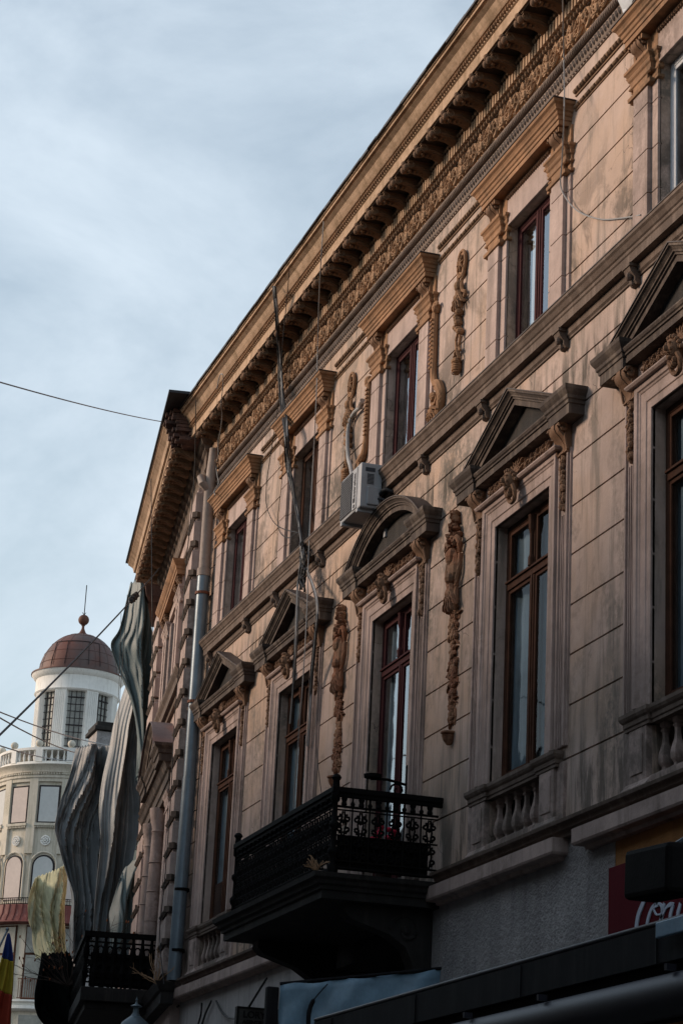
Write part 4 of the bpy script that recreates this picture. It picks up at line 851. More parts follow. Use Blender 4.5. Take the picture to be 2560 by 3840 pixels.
s = MB(); s.add([(-15.3, 4.66, 2.74), (-6, 4.66, 2.74), (-6, 4.66, 3.0), (-15.3, 4.66, 3.0), (-15.3, 4.7, 2.74), (-6, 4.7, 2.74), (-6, 4.7, 3.0), (-15.3, 4.7, 3.0)], [(0, 1, 2, 3), (7, 6, 5, 4), (3, 2, 6, 7), (0, 4, 5, 1), (0, 3, 7, 4), (1, 5, 6, 2)]); addw(aw, s).build('lower_flap', 'awn', aw)
# second awning, with a blue sheet closing its near side
a2 = empty('side_awning', (-18.3, 5.2, 2.6)); tag(a2, 'smaller awning closed at its side by a crumpled pale blue plastic sheet', 'awning')
P0 = onx(1050, 3696, -18.3); P1 = onx(1900, 3614, -18.3); nx_, nz_ = 36, 14; s = MB(); rng = random.Random(6); v = []
for j in range(nz_+1):
    for i in range(nx_+1):
        t = i/nx_; u = j/nz_; q_ = P0.lerp(P1, t); zb_ = 3.05; z = q_.z*(1-u)+zb_*u
        fold = .02*sin(t*23+u*3)+.015*sin(t*9-u*7)+.025*math.exp(-((t-.16-.05*u)/.03)**2)+.012*sin(u*15+t*40)
        v.append((-18.3+fold, q_.y, z+.01*sin(t*30)*(j == 0)))
s.add(v, [(j*(nx_+1)+i, j*(nx_+1)+i+1, (j+1)*(nx_+1)+i+1, (j+1)*(nx_+1)+i) for j in range(nz_) for i in range(nx_)])
addw(a2, s); o = s.build('plastic_sheet', 'sheet', a2, smooth=True); sol = o.modifiers.new('solid', 'SOLIDIFY'); sol.thickness = .004
s = MB(); PA = onx(1012, 3712, -18.25); s.xbox((PA.x, PA.y+.02, PA.z-.6), .08, .10, 1.25); addw(a2, s).build('post', 'awn', a2, bevel=.01)
s = MB(); s.tube([P0+Vector((0, 0, .015)), P1+Vector((0, 0, .015))], .015, 6); s.tube([(-18.3, P0.y, 3.05), (-18.3, P1.y, 3.05)], .02, 6); addw(a2, s).build('rail', 'awn', a2)
s = MB(); s.tube(spline([onx(1228, 3690, -18.22), onx(1180, 3745, -18.2), (onx(1160, 3790, -18.2)), onx(1155, 3850, -18.2)], 5), [.005]*6+[.02]*10, 6); addw(a2, s).build('strap', 'awn', a2, smooth=True)
# red sign with white script
sg_ = empty('red_sign', (-13.5, 6.5, 3.6)); tag(sg_, 'dark red sign board with white script lettering on the ochre wall', 'sign')
q0 = onwall(2279.6, 3256, .1); s = MB(); s.box(q0.x+13.5, 2.2, -.06, .0, -.1, q0.z-3.6); s.build('board', 'red', sg_, bevel=.004)
def stroke(pts, ws, nm):
    """flat ribbon of varying width along sign strokes, given as photo-crop points carried to the sign plane"""
    P = []; 
    base = [onwall(2050+x*.3571, 3000+y*.3571, .108) for x, y in pts]; sp = spline(base, 7); m_ = MB(); v = []; n_ = len(sp)
    for i, q_ in enumerate(sp):
        a = sp[max(i-1, 0)]; b = sp[min(i+1, n_-1)]; d = (b-a).normalized(); nrm = Vector((-d.z, 0, d.x)); t = i/(n_-1)*(len(ws)-1); k0 = min(int(t), len(ws)-2) if len(ws) > 1 else 0
        w_ = 1.2*(ws[k0]*(1-(t-k0))+ws[k0+1]*(t-k0))
        for sd_, dy in ((1, 0), (-1, 0), (-1, .008), (1, .008)): r_ = q_+nrm*w_*sd_; v.append((r_.x+13.5, q_.y-6.5+dy, r_.z-3.6))
    m_.add(v, [(i*4+k, i*4+(k+1) % 4, i*4+4+(k+1) % 4, i*4+4+k) for i in range(n_-1) for k in range(4)]); m_.build(nm, 'script', sg_)
stroke([(1190, 930), (1130, 890), (1060, 960), (990, 1110), (945, 1240), (930, 1400), (960, 1500), (1040, 1480)], [.006, .010, .016, .019, .02, .018, .012, .006], 'letter')
stroke([(1160, 1090), (1100, 1130), (1060, 1230), (1040, 1350), (1070, 1420), (1130, 1380), (1190, 1250), (1200, 1130), (1160, 1085), (1110, 1120), (1140, 1200), (1200, 1190)], [.014, .013, .015, .015, .012, .014, .014, .012, .006, .006, .005, .004], 'letter')
stroke([(1225, 1080), (1200, 1200), (1180, 1330)], [.012, .016, .016], 'letter'); stroke([(1190, 1260), (1240, 1140), (1290, 1095), (1325, 1110)], [.005, .007, .012, .014], 'letter')
stroke([(1320, 1090), (1290, 1200), (1270, 1330)], [.012, .016, .014], 'letter'); stroke([(1395, 1080), (1370, 1180), (1350, 1290), (1400, 1270), (1450, 1180)], [.012, .016, .014, .008, .005], 'letter'); stroke([(1470, 1080), (1450, 1180), (1440, 1280)], [.012, .016, .014], 'letter')
# projecting shop sign
q0 = onwall(895, 3776, .75); sp_ = empty('shop_sign', (q0.x, q0.y, q0.z-.5)); tag(sp_, 'small grimy shop sign with black capitals projecting from the pale wall', 'sign')
s = MB(); s.xbox((0, .34, .27), .06, .70, .46); s.build('panel', 'signp', sp_, bevel=.004)
s = MB(); s.xbox((.0, .34, .495), .075, .72, .02); s.xbox((0, -.015, .27), .075, .02, .46); s.build('frame', 'signk', sp_)
for (bd_, sz_, z_) in (('LORYN', .092, .40), ('AGENTIE DE', .048, .34)): text(bd_, sz_, basis((0, 1, 0), (0, 0, 1), (.033, .04, z_)), 'signk', sp_, 'lettering', bold=.003)
s = MB(); s.tube([(0, .1, .5), onwall(1000, 3668, .15)-sp_.location], .012, 6); s.build('stay_rod', 'iron', sp_)
for i, pix in enumerate((((450+a*.3571, 3000+b*.3571, .03) for a, b in ((860, 2130), (850, 2250), (820, 2360))), ((450+a*.3571, 3000+b*.3571, .03) for a, b in ((960, 2110), (900, 2240), (860, 2360))), ((450+a*.3571, 3000+b*.3571, p) for a, b, p in ((1010, 2110, .03), (1060, 2210, .03), (1130, 2280, .05), (1230, 2300, .3))), ((450+a*.3571, 3000+b*.3571, .03) for a, b in ((620, 2160), (560, 2210), (530, 2360))))):
    cable('wall_cable', list(pix), .012, 'cable', 'black cable running down the pale shop wall below the ledge', group='cables on the shop wall')
# floodlight
fl = empty('floodlight', (-11.6, 5.5, 3.5)); tag(fl, 'black box floodlight on an arm in front of the red sign', 'floodlight')
qa = onwall(2428, 3212, 1.15); qb = onwall(2457, 3387, 1.15)
s = MB(); s.xbox((qa.x+.30+11.6, -.1, (qa.z+qb.z)/2-3.5), .58, .22, qa.z-qb.z, 0, R(3)); s.build('housing', 'iron', fl, bevel=.03)
s = MB(); s.tube(spline([(qa.x+11.75, .0, qa.z-3.49), (qa.x+11.9, .02, qa.z-3.45), (qa.x+12.2, .1, qa.z-3.40), (qa.x+12.4, .8, qa.z-3.3)], 5), .018, 6); s.build('arm', 'pipe', fl, smooth=True)


qa = onwall(2462, 3462, 2.04); qb = onwall(2700, 3480, 2.04)
s = MB(); s.xbox(((qa.x+qb.x)/2, qa.y, qa.z-.035), qb.x-qa.x, .02, .075); tag(s.build('plastic_scrap', 'sheet', None, bevel=.006), 'crumpled clear plastic patch on the front edge of the black awning', 'plastic patch')
# ================================================================== street lamp on the wall
q0 = onx(515, 3735, -25.7); lp_ = empty('street_lamp', (q0.x, q0.y, q0.z)); tag(lp_, 'grey green street lantern with a domed hood and finial', 'street lamp')
s = MB(); s.lathe([(0, 0), (.006, -.03), (.015, -.04), (.008, -.055), (.02, -.09), (.07, -.115), (.055, -.125), (.03, -.13), (.035, -.19), (.06, -.23)], n=20); s.build('finial', 'lamp', lp_, smooth=True)
s = MB(); s.lathe([(.055, -.225), (.09, -.25), (.15, -.30), (.17, -.345), (.175, -.36), (.24, -.37), (.245, -.385), (.16, -.38), (0, -.37)], n=28); s.build('hood', 'lamp', lp_, smooth=True)
s = MB(); s.lathe([(.16, -.385), (.14, -.75), (.05, -.82), (0, -.82)], n=20); s.build('globe', 'dglass', lp_, smooth=True)
s = MB(); s.lathe([(.03, -.82), (.04, -.95), (.05, -2.2), (.07, -2.3), (.08, -q0.z)], n=14); s.build('pole', 'iron', lp_, smooth=True)

# ================================================================== covered building with nets
B3 = empty('covered_house', (-35.2, 7.6, 0), -AN); tag(B3, 'old house mostly hidden behind grey and green scaffold netting', 'building')
s = MB(); s.box(-9, 0, -6, -.25, 0, 10.6); s.box(-9, 0, -6, -.02, 10.6, 11.8); s.build('wall', 'trim', B3)
cq = onx(520, 2182, -36.4); B3e = MB(); 
s = MB(); s.mould([(0, cq.z-.62), (.20, cq.z-.6), (.25, cq.z-.5), (.28, cq.z-.35), (.30, cq.z-.3), (.34, cq.z-.10), (.40, cq.z-.03), (.42, cq.z), (0, cq.z+.02)], -1.6, -.4, (1, 1)); s.build('cornice', 'brick', B3)
def tarp(name, left, right, m_, label, folds, seed, X=-36.0, amp=.11, thick=.012, slope=0):
    """cloth hung over the scaffold: left and right borders (z, y) followed down, deep irregular folds between"""
    lp = [onx(*q_, X) for q_ in left]; rp_ = [onx(*q_, X) for q_ in right]
    Lc = spline(lp, 10); Rc = spline(rp_, 10); n_ = 60; m2_ = 120; v = []; rg = random.Random(seed)
    ph = [rg.uniform(0, 6.3) for _ in range(8)]
    def at_(Cc, t): f_ = t*(len(Cc)-1); i_ = min(int(f_), len(Cc)-2); return Cc[i_].lerp(Cc[i_+1], f_-i_)
    for j in range(n_+1):
        t = j/n_; a = at_(Lc, t); b = at_(Rc, t)
        for i in range(m2_+1):
            u = i/m2_; q_ = a.lerp(b, u); w_ = (b-a).length
            s1 = sin(folds*pi*u+ph[0]+1.6*sin(t*4+ph[1])+2.6*t); s2 = sin(folds*2.3*pi*u+ph[2]+2*sin(t*3+ph[3])+t*3); s3 = sin(folds*4.7*pi*u+ph[4]-t*5+1.5*sin(7*t))
            fan = u*(1+.25*sin(3*t))+.10*sin(5*t+ph[1])*(1-u)+.12*t; c1 = 1-2*abs(sin(folds*.5*pi*fan+ph[0]))**.8; c2 = 1-2*abs(sin(folds*1.15*pi*fan+ph[2]+1.2*sin(2.3*t))); d_ = .13*sin(2.2*pi*u+ph[3]+2.6*t)+.07*sin(3.7*pi*u-3*t+ph[4])+amp*(1.3*c1+.6*c2*(.5+.5*sin(4*t+ph[5]))+.3*s3)*min(1, .25+1.6*min(u, 1-u)*2)*(.45+.75*min(1, t*1.6)); d_ += .08*sin(9*t+ph[5])*.3
            v.append((q_.x+d_+slope*(1-t), q_.y+.25*d_, q_.z+.02*s3*(j in (0, n_))))
    s = MB(); s.add(v, [(j*(m2_+1)+i, j*(m2_+1)+i+1, (j+1)*(m2_+1)+i+1, (j+1)*(m2_+1)+i) for j in range(n_) for i in range(m2_)])
    o = s.build(name, m_, None, smooth=True); md = o.modifiers.new('solid', 'SOLIDIFY'); md.thickness = thick; return tag(o, label, 'netting')
def D(*p): return [(x*1.6327, y*1.6327) for x, y in p]
tarp('netting', D((312, 1333), (300, 1372), (283, 1440), (263, 1476), (274, 1520), (286, 1560), (300, 1610), (312, 1680), (318, 1760)), D((327, 1335), (340, 1370), (352, 1440), (360, 1500), (358, 1560), (352, 1610), (340, 1680), (332, 1760), (326, 1800)), 'tarpd', 'topmost dark green net sagging to a point at its left', 5, 3, X=-35.6, amp=.05)
tarp('netting', D((300, 1560), (284, 1605), (268, 1655), (254, 1720), (236, 1790), (226, 1860), (228, 1940), (222, 2020), (214, 2100), (208, 2200)), D((342, 1580), (345, 1640), (337, 1720), (330, 1800), (336, 1860), (332, 1940), (320, 1990), (314, 2060), (314, 2120), (308, 2200)), 'tarp', 'pale grey net with long shiny folds beside the round pediment', 8, 9, X=-36.1, amp=.045)
tarp('netting', D((184, 1715), (172, 1750), (158, 1790), (138, 1840), (122, 1900), (130, 1950), (146, 2010), (158, 2060), (155, 2120), (158, 2200)), D((262, 1712), (270, 1760), (276, 1820), (262, 1880), (256, 1950), (248, 2020), (240, 2080), (226, 2140), (216, 2200)), 'tarpm', 'broad dark net fanning out in close pleats below the tower balustrade', 11, 5, X=-37.2, amp=.05)
tarp('netting', D((76, 2022), (66, 2060), (70, 2100), (84, 2140), (88, 2175), (90, 2200)), D((158, 1985), (162, 2020), (160, 2060), (160, 2100), (158, 2150), (156, 2200)), 'tarpy', 'yellow green net in the light at the lower left', 9, 21, X=-40, amp=.05)
tarp('netting', D((278, 2020), (266, 2080), (258, 2120), (252, 2180)), D((330, 1930), (322, 2000), (318, 2080), (314, 2180)), 'tarpd', 'dark net corner tucked behind the iron balcony', 3, 31, X=-35.5, amp=.05)
# black bundle at the foot
tarp('netting', D((84, 2193), (77, 2235), (74, 2285), (82, 2325), (104, 2352), (140, 2372)), D((150, 2188), (166, 2235), (177, 2290), (186, 2330), (190, 2350), (192, 2372)), 'black', 'sagging black sheeting wrapped below the yellow green net', 5, 44, X=-33.6, amp=.05)
# bare shrub growing through the bundle
def twigs(name, base, n, ln, m_, label, cat, seed, leaf=True, spread=1.0):
    e = empty(name, base); tag(e, label, cat); rg = random.Random(seed); s = MB(); lf = MB()
    for k in range(n):
        d = Vector((rg.uniform(-.4, .4), rg.uniform(-1, 1)*spread, rg.uniform(.35, 1.2))).normalized(); p_ = Vector((0, 0, 0)); pts = [p_.copy()]; l_ = ln*rg.uniform(.5, 1.1)
        for j in range(7): d = (d+Vector((rg.uniform(-.2, .2), rg.uniform(-.3, .3), rg.uniform(-.22, .18)))).normalized(); p_ = p_+d*l_/7; pts.append(p_.copy())
        s.tube(pts, [.008*(1-i/9) for i in range(8)], 4)
        for j in (2, 3, 4, 5, 6):
            d2 = (d+Vector((rg.uniform(-.8, .8), rg.uniform(-.9, .9), rg.uniform(-.5, .7)))).normalized(); e_ = pts[j]+d2*l_*.2; s.tube([pts[j], pts[j].lerp(e_, .5)+Vector((0, 0, .01)), e_], [.004, .003, .002], 3)
            if leaf and rg.random() < .35: lf.blob((e_.x, -e_.y, e_.z), .02, .012, .028, rg.uniform(0, 3), 5, 3)
    s.build('branches', m_, e)
    if lf.v: lf.build('leaves', 'leaf', e)
    return e
twigs('bare_shrub', onx(255, 3700, -33.0), 26, 1.25, 'twig', 'leafless shrub with a few withered leaves before the netting', 'shrub', 5)
twigs('dry_grass', onwall(588, 3690, .35), 9, .42, 'straw', 'tuft of dry straw at the foot of the quoined corner', 'grass tuft', 7, False, .7)
twigs('dry_grass', Vector((-18.45, 5.5, 4.76)), 14, .14, 'straw', 'tuft of dry straw on the corner of the balcony slab', 'grass tuft', 9, False, 1.2)
fw = empty('flower_pot', (-18.75, 6.2, 4.75)); tag(fw, 'small potted plant with red flowers behind the balcony railing', 'flower pot')
s = MB(); s.lathe([(.06, 0), (.09, .18), (.095, .2), (.08, .2), (0, .18)], n=12); s.build('pot', 'brick', fw, smooth=True)
s = MB(); rng = random.Random(3)
for k in range(12): a = rng.uniform(0, 6.3); e_ = Vector((.1*cos(a), .1*sin(a), .36+rng.uniform(-.05, .08))); s.tube([(0, 0, .18), Vector((e_.x*.5, e_.y*.5, .3)), e_], .004, 4); s.blob((e_.x*.7, -e_.y*.7, .29), .03, .03, .015, 0, 5, 3)
s.build('stems', 'twig', fw)
s = MB()
for k in range(14): s.blob((rng.uniform(-.12, .12), rng.uniform(-.1, .1), .40+rng.uniform(-.06, .08)), .028, .028, .024, 0, 6, 4)
s.build('blossoms', 'flower', fw, smooth=True)
# small lantern bracket beside the balcony door
lb = empty('wall_lantern_bracket', (-19.3, 6.58, 5.75)); tag(lb, 'black scrolled iron bracket on the wall by the balcony door', 'bracket')
s = MB(); s.box(-.02, .02, -.01, .02, -.15, .2); s.tube([(0, -.02, .02), (0, -.2, .05), (0, -.36, .04)], .014, 6); s.build('arm', 'iron', lb); s = MB(); s.tube([(0, -.05-.07*(1-a/16)*cos(a*pi/5)-.05, -.04+.07*(1-a/16)*sin(a*pi/5)) for a in range(13)], .01, 6); s.build('scroll', 'iron', lb)
s = MB(); s.lathe([(0, .05), (.08, .05), (.085, .08), (0, .085)], (0, -.34, 0), 12); s.build('dish', 'iron', lb)
# white fabric scrap at the top right
s = MB(); q_ = [onwall(2300, -30, .2), onwall(2330, 35, .13), onwall(2338, 62, .12), onwall(2362, 30, .13), onwall(2378, -30, .2)]
v = [p_ for p_ in q_]+[p_+Vector((.02, .03, 0)) for p_ in q_]; s.add(v, [(0, 1, 2, 3, 4), (9, 8, 7, 6, 5)]+[(i, i+5, (i+1) % 5+5, (i+1) % 5) for i in range(5)]); tag(s.build('fabric_scrap', 'curtain'), 'torn white fabric corner pinned above the first hood', 'fabric')

# ================================================================== flag
q0 = onx(28, 3494, -30); fg = empty('flag', tuple(q0)); tag(fg, 'blue yellow and red flag drooping from its pole at lower left', 'flag')
s = MB(); s.tube([(0, 0, .02), (.1, -.6, -1.6)], .014, 8); s.lathe([(0, .06), (.02, .05), (.026, .03), (.015, .01), (.012, 0)], (0, 0, 0), 8); s.build('pole', 'pipe', fg, smooth=True)
def flagpart(nm, m_, t0, t1):
    s = MB(); v = []; n_, k_ = 26, 18
    for j in range(k_+1):
        t = t0+(t1-t0)*j/k_
        for i in range(n_+1):
            u = i/n_; w_ = .03+.34*min(1, t*1.25)**.8; y = -w_*.55+w_*u+.02*sin(t*6)
            v.append((.05*sin(u*14+t*3)*min(1, t*2.5)+.02, y+.02, -.02-1.35*t-.16*u*t))
    s.add(v, [(j*(n_+1)+i, j*(n_+1)+i+1, (j+1)*(n_+1)+i+1, (j+1)*(n_+1)+i) for j in range(k_) for i in range(n_)])
    o = s.build(nm, m_, fg, smooth=True); md = o.modifiers.new('solid', 'SOLIDIFY'); md.thickness = .004
flagpart('blue_stripe', 'fblue', .0, .24); flagpart('yellow_stripe', 'fyel', .24, .53); flagpart('red_stripe', 'fred', .53, .84)
q0 = onx(18, 3640, -30.2); s = MB(); v = []
for j in range(13):
    for i in range(13): u = i/12; t = j/12; v.append((-30.25+.03*sin(u*9+t), q0.y-.12+.22*u, q0.z+.1-.75*t))
s.add(v, [(j*13+i, j*13+i+1, (j+1)*13+i+1, (j+1)*13+i) for j in range(12) for i in range(12)]); o = s.build('yellow_banner', 'fyel', None, smooth=True); o.modifiers.new('solid', 'SOLIDIFY').thickness = .004; tag(o, 'plain yellow banner hanging behind the tricolour flag', 'flag')

# ================================================================== round tower house far down the street
K = 1.4
TC = Vector((-103.33*K, 18.6*K, 0)); TW = empty('tower_house', TC, math.atan2(-18.6, 103.33)); tag(TW, 'pale round corner house with a white domed lantern tower far down the street', 'building')
def tz(z): return (z-1.6)*K+1.6
# local +x axis points back to the camera
FX = 0.0
def ringprof(l_): return [(r_*K, tz(z)) for r_, z in l_]
s = MB(); s.lathe(ringprof([(3.25, 0-.0), (3.25, 22.0), (3.40, 22.05), (3.40, 22.15), (3.55, 22.3), (3.62, 22.38), (3.3, 22.42), (3.3, 22.45), (0, 22.45)]), n=72)
s.build('wall', 'stone', TW, smooth=True)
s = MB(); s.lathe(ringprof([(3.15, 23.08), (3.38, 23.08), (3.38, 23.2), (3.15, 23.22)]), n=72); s.lathe(ringprof([(3.15, 22.44), (3.36, 22.44), (3.36, 22.56), (3.15, 22.56)]), n=72); s.build('parapet', 'twhite', TW, smooth=True)
for a in range(-110, 111, 5):
    i_ = (a+110)//5; an = R(a-1); s = MB()
    if i_ % 5 == 2: s.xbox((3.26*K*cos(an), 3.26*K*sin(an), tz(22.81)), .26*K, .34*K, .56*K, an); nm = 'pier'
    else: s.lathe([(.05*K, tz(22.55)), (.03*K, tz(22.6)), (.065*K, tz(22.72)), (.03*K, tz(22.95)), (.05*K, tz(23.09))], (3.26*K*cos(an), 3.26*K*sin(an), 0), 8); nm = 'baluster'
    s.build(nm, 'twhite', TW, smooth=True)
for a in (-80, -54, -27.5, -1, 25.5): an = R(a+.0); s = MB(); s.lathe([(0, 0), (.06*K, .0), (.06*K, .04), (.13*K, .07*K), (.18*K, .18*K), (.16*K, .28*K), (.08*K, .35*K), (0, .37*K)], (3.26*K*cos(an), 3.26*K*sin(an), tz(23.2)), 16); s.build('stone_ball', 'stone', TW, smooth=True)
s = MB(); s.lathe(ringprof([(1.93, 26.25), (1.98, 26.27), (2.02, 26.33), (1.98, 26.40), (1.98, 26.98), (2.05, 27.02), (2.12, 27.10), (2.2, 27.22), (2.2, 27.28), (0, 27.3)]), n=64); s.build('entablature', 'twhite', TW, smooth=True)
s = MB(); s.lathe(ringprof([(2.24, 27.24), (2.24, 27.30), (1.90, 27.36)]), n=64); s.lathe([(1.90*K*cos(t), tz(27.33)+2.08*K*sin(t)) for t in [i*pi/2/14 for i in range(15)]], n=48); dm = s.build('dome', 'dome', TW, smooth=True); s = MB()
for z in (27.75, 28.25, 28.75, 29.15): zz_ = (z-27.33)/2.08; r_ = 1.905*math.sqrt(1-zz_*zz_); s.tube([(K*r_*cos(a*pi/24), K*r_*sin(a*pi/24), tz(z)) for a in range(49)], .02, 4)
for k in range(16): s.tube([(K*1.905*cos(t)*cos(k*pi/8), K*1.905*cos(t)*sin(k*pi/8), tz(27.33)+2.08*K*sin(t)) for t in [i*pi/2/12 for i in range(12)]], .018, 4)
s.build('roof_seams', 'dome', dm)
s = MB(); s.lathe(ringprof([(.24, 29.38), (.24, 29.44), (.19, 29.46), (.13, 29.55), (.07, 29.7), (.06, 29.82), (.10, 29.86), (.06, 29.9)]+[(.26*sin(t)+.001, 30.13-.26*cos(t)) for t in [i*pi/10 for i in range(1, 11)]]), n=20); s.build('finial', 'rustm', TW, smooth=True)
s = MB(); s.tube([(0, 0, tz(30.35)), (0, 0, tz(31.87))], .022*K, 6); [s.tube([(0, 0, tz(30.38)), (.05*K*cos(a), .1*K*sin(a), tz(30.5))], .015*K, 4) for a in (1, 3, 5)]; s.build('spike', 'iron', TW)
s = MB(); rr = 1.93
for a0 in (-52, 18): 
    pass
pth = [(-1.55, 27.45), (-1.55, 28.72), (1.05, 28.72), (1.05, 27.6)]
def onD(y, z):
    zz = (z-27.33)/2.08; r_ = 1.93*math.sqrt(max(0, 1-zz*zz)); return (K*math.sqrt(max(0, r_*r_-y*y)), K*y, tz(z))
s.tube([onD(y, 28.72-.0) for y in [-1.15+.11*i for i in range(19)]], .015*K, 4)
for y in (-1.15, -.62, .35, .83): s.tube([onD(y*(1+(28.72-z)*.12), z) for z in [28.72-.11*i for i in range(12)]], .015*K, 4)
s.build('dome_ladder', 'mullion', TW)
# lantern: eight fluted pilasters and gridded windows
s = MB(); s.lathe(ringprof([(1.62, 22.45), (1.62, 26.3)]), n=48); s.build('lantern_core', 'room', TW)
for k in range(8):
    an = R(-62.5+45*k-6)
    if cos(an) < -.25: continue
    s = MB(); s.xbox((1.80*K*cos(an), 1.80*K*sin(an), tz(24.35)), .28*K, .58*K, 3.85*K, an)
    for q_ in range(6): off = (-.23+.092*q_)*K; s.xbox((1.945*K*cos(an)-off*sin(an), 1.945*K*sin(an)+off*cos(an), tz(24.35)), .04*K, .045*K, 3.75*K, an)
    s.build('pilaster', 'twhite', TW)
for k in range(8):
    an = R(-40+45*k-6)
    if cos(an) < -.25: continue
    ex = Vector((cos(an), sin(an), 0)); ey = Vector((-sin(an), cos(an), 0)); w_ = 1.0*K; zz0, zz1 = tz(23.3), tz(26.28)
    s = MB(); s.xbox(ex*1.66*K+Vector((0, 0, (zz0+zz1)/2)), .02, w_, zz1-zz0, an); f_ = s.build('window', 'tglass', TW)
    s = MB()
    for i in range(5): s.xbox(ex*1.69*K+ey*(-.45+.225*i)*K+Vector((0, 0, (zz0+zz1)/2)), .05, .03*K, zz1-zz0, an)
    for i in range(10): s.xbox(ex*1.69*K+Vector((0, 0, zz0+(zz1-zz0)*i/9)), .05, w_, (.022 if i % 4 else .05)*K, an)
    s.build('glazing_bars', 'mullion', f_)
# body windows, recesses and ornaments, 26 degrees apart
for k in range(-3, 3):
    ad_ = -8.5+26*k-6.5; an = R(ad_)
    if abs(ad_) > 80: continue
    ex = Vector((cos(an), sin(an), 0)); ey = Vector((-sin(an), cos(an), 0)); Rr = 3.25*K
    def bxx(mb, w_, z0, z1, d0, d1): mb.xbox(ex*(Rr+(d0+d1)/2)+Vector((0, 0, (tz(z0)+tz(z1))/2)), d1-d0, w_*K, (z1-z0)*K, an)
    s = MB(); bxx(s, .98, 19.72, 21.46, -.2, .02); f_ = s.build('window', 'mullion', TW)
    s = MB(); bxx(s, .84, 19.80, 21.38, -.1, .05); s.build('pane', 'blind' if k % 2 == 0 else 'blindp', f_)
    s = MB(); bxx(s, 1.15, 19.60, 19.72, -.1, .22)
    for i in range(12): s.xbox(ex*(Rr+.12)+ey*(-.5+.09*i)*K+Vector((0, 0, tz(19.55))), .12, .045*K, .07*K, an)
    s.build('sill', 'stone', TW)
    # rosette in a panel
    s = MB()
    for sg in (-1, 1): s.xbox(ex*(Rr+.03)+ey*sg*.55*K+Vector((0, 0, tz(18.75))), .08, .04*K, 1.5*K, an)
    s.build('panel_frame', 'stone', TW)
    s = MB(); cz = tz(18.94)
    def pt(y, z, d): return ex*(Rr+d)+ey*y*K+Vector((0, 0, cz+z*K))
    s.tube([pt(.2*cos(t*pi/8), .2*sin(t*pi/8), .06) for t in range(17)], .04*K, 6)
    for a in range(8): c_ = pt(.11*cos(a*pi/4), .11*sin(a*pi/4), .08); s.xbox(c_, .08, .07*K, .07*K, an, 0, a*pi/4)
    s.xbox(pt(0, 0, .1), .1, .08*K, .08*K, an); s.build('rosette', 'twhite', TW)
    # arched window
    def arch(hw, zb, zt, d):
        r_ = hw; return [pt(-hw, zb-18.94, d)]+[pt(-r_*cos(t*pi/12), zt-r_+r_*sin(t*pi/12)-18.94, d) for t in range(13)]+[pt(hw, zb-18.94, d)]
    for hw, zt, d, m_, nm in ((.52, 18.30, .03, 'mullion', 'arched_window'), (.44, 18.22, .06, 'blindp' if k % 2 else 'blind', 'pane')):
        v = arch(hw, 16.3, zt, d); v2 = arch(hw, 16.3, zt, -.3); s = MB(); n_ = len(v); s.add(v+v2, [tuple(range(n_)), tuple(range(2*n_-1, n_-1, -1))]+[(i, i+n_, (i+1) % n_+n_, (i+1) % n_) for i in range(n_)])
        if nm == 'pane': s.build(nm, m_, f_)
        else: f_ = s.build(nm, m_, TW)
    s = MB(); pp_ = arch(.60, 16.3, 18.42, .06); s.tube(pp_, .045*K, 5); s.build('arch_moulding', 'stone', TW)
    # lower windows
    s = MB(); bxx(s, 1.02, 11.9, 15.15, -.2, .03); f_ = s.build('window', 'brownwood', TW)
    s = MB(); bxx(s, .86, 12.0, 13.85, -.1, .06); bxx(s, .92, 13.95, 15.08, -.1, .06); s.build('pane', 'tglass', f_)
    s = MB()
    for i in range(12): s.xbox(ex*(Rr+.45)+ey*(-.55+.1*i)*K+Vector((0, 0, tz(12.35))), .03, .02*K, .85*K, an)
    for z in (11.95, 12.78): s.xbox(ex*(Rr+.45)+Vector((0, 0, tz(z))), .04, 1.2*K, .03*K, an)
    s.build('railing', 'rustband', f_)
    s = MB(); bxx(s, 1.02, 9.0, 11.25, -.2, .03); s.build('window', 'tglass', TW)
    an2 = an+R(13)
    s = MB(); s.xbox((Rr*cos(an2), Rr*sin(an2), tz(20.2)), .25*K, .42*K, 3.7*K, an2); s.build('pilaster', 'stone', TW)
s = MB(); s.lathe(ringprof([(3.25, 21.6), (3.36, 21.62), (3.36, 21.75), (3.42, 21.8), (3.42, 21.9), (3.25, 21.95)]), n=72)
for i in range(110): a = R(-110+2*i); s.xbox((3.44*K*cos(a), 3.44*K*sin(a), tz(21.97)), .1, .06*K, .07*K, a)
s.build('cornice', 'stone', TW, smooth=True)
s = MB(); s.lathe(ringprof([(3.3, 15.2), (4.02, 15.22), (3.98, 15.3), (3.82, 15.6), (3.75, 16.02), (3.3, 16.04)]), n=72)
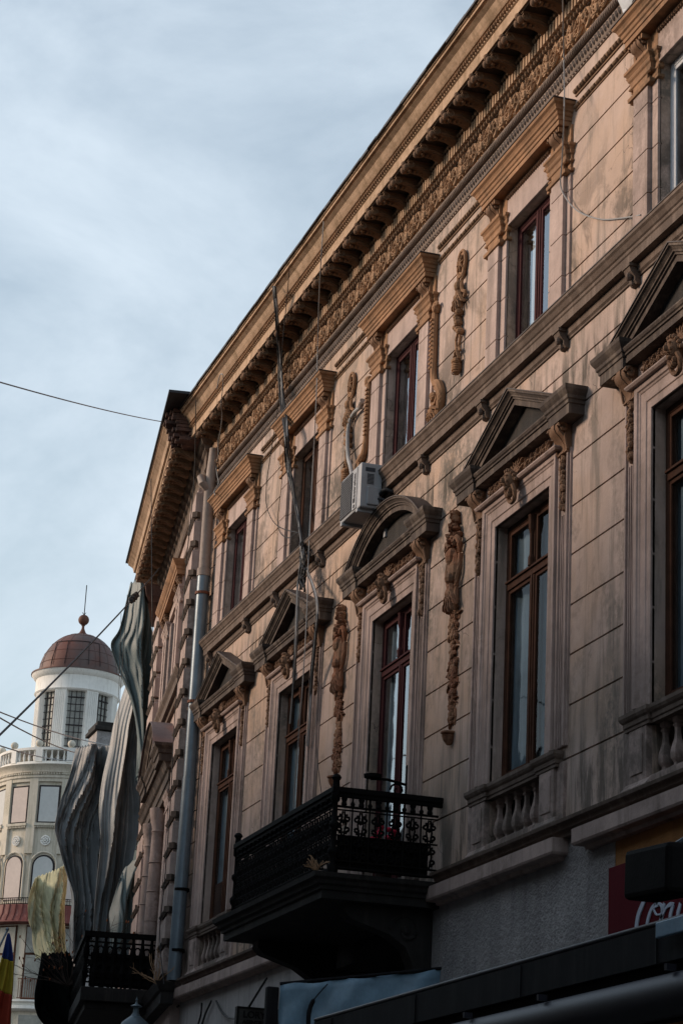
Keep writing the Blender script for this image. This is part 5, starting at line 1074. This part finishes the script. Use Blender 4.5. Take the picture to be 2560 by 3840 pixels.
for i in range(40): a = R(-100+5*i); s.tube([(4.0*K*cos(a), 4.0*K*sin(a), tz(15.28)), (3.84*K*cos(a), 3.84*K*sin(a), tz(15.6)), (3.77*K*cos(a), 3.77*K*sin(a), tz(16.02))], .03, 4)
s.build('mansard_skirt', 'redroof', TW, smooth=True)
s = MB()
for i in range(120): a = R(-100+1.7*i); s.xbox((3.7*K*cos(a), 3.7*K*sin(a), tz(16.17)), .03, .03, .3*K, a)
for z in (16.05, 16.3): s.tube([(3.7*K*cos(R(-100+4*i)), 3.7*K*sin(R(-100+4*i)), tz(z)) for i in range(50)], .03, 5)
s.build('iron_railing', 'iron', TW)
s = MB(); s.lathe(ringprof([(3.25, 11.4), (3.5, 11.42), (3.62, 11.5), (3.62, 11.62), (3.45, 11.66), (3.45, 11.75), (3.66, 11.8), (3.66, 11.88), (3.25, 11.9)]), n=72); s.build('ledge', 'twhite', TW, smooth=True)
s = MB(); s.xbox((-6*K, 9*K, tz(10)), 14*K, 12*K, 24*K); s.build('side_wing', 'stone', TW)
# chimney-like roof house between tower and nets
q0 = onx(400, 2735, -62); s = MB(); ch = empty('chimney_stack', (q0.x, q0.y, 0)); tag(ch, 'dark rendered chimney block standing between the tower and the netting', 'chimney')
s.xbox((0, .1, q0.z-4.2), 1.2, .95, 8); s.build('shaft', 'grey', ch); s = MB(); s.xbox((0, .1, q0.z-.12), 1.4, 1.12, .12); s.xbox((0, .1, q0.z+0), 1.3, 1.0, .14); s.build('cap', 'dark', ch, bevel=.02)
# ================================================================== houses across the street (they shade the lower front)
op = empty('opposite_houses', (-20, -2.5, 0)); tag(op, 'row of plain stuccoed houses along the other side of the street', 'building')
s = MB(); s.add([], []); s.box(-50, 50, -12, 0, 0, 10.6); s.build('wall', 'opp', op)
s = MB(); s.box(-50, 50, -12.2, .35, 10.6, 10.85); s.xprism([(.3, 10.85), (-5, 12.2), (-12, 10.85)], -50, 50); s.build('roof', 'tin', op)
op.rotation_euler = (0, 0, pi); op.location = (-20, -2.5, 0)
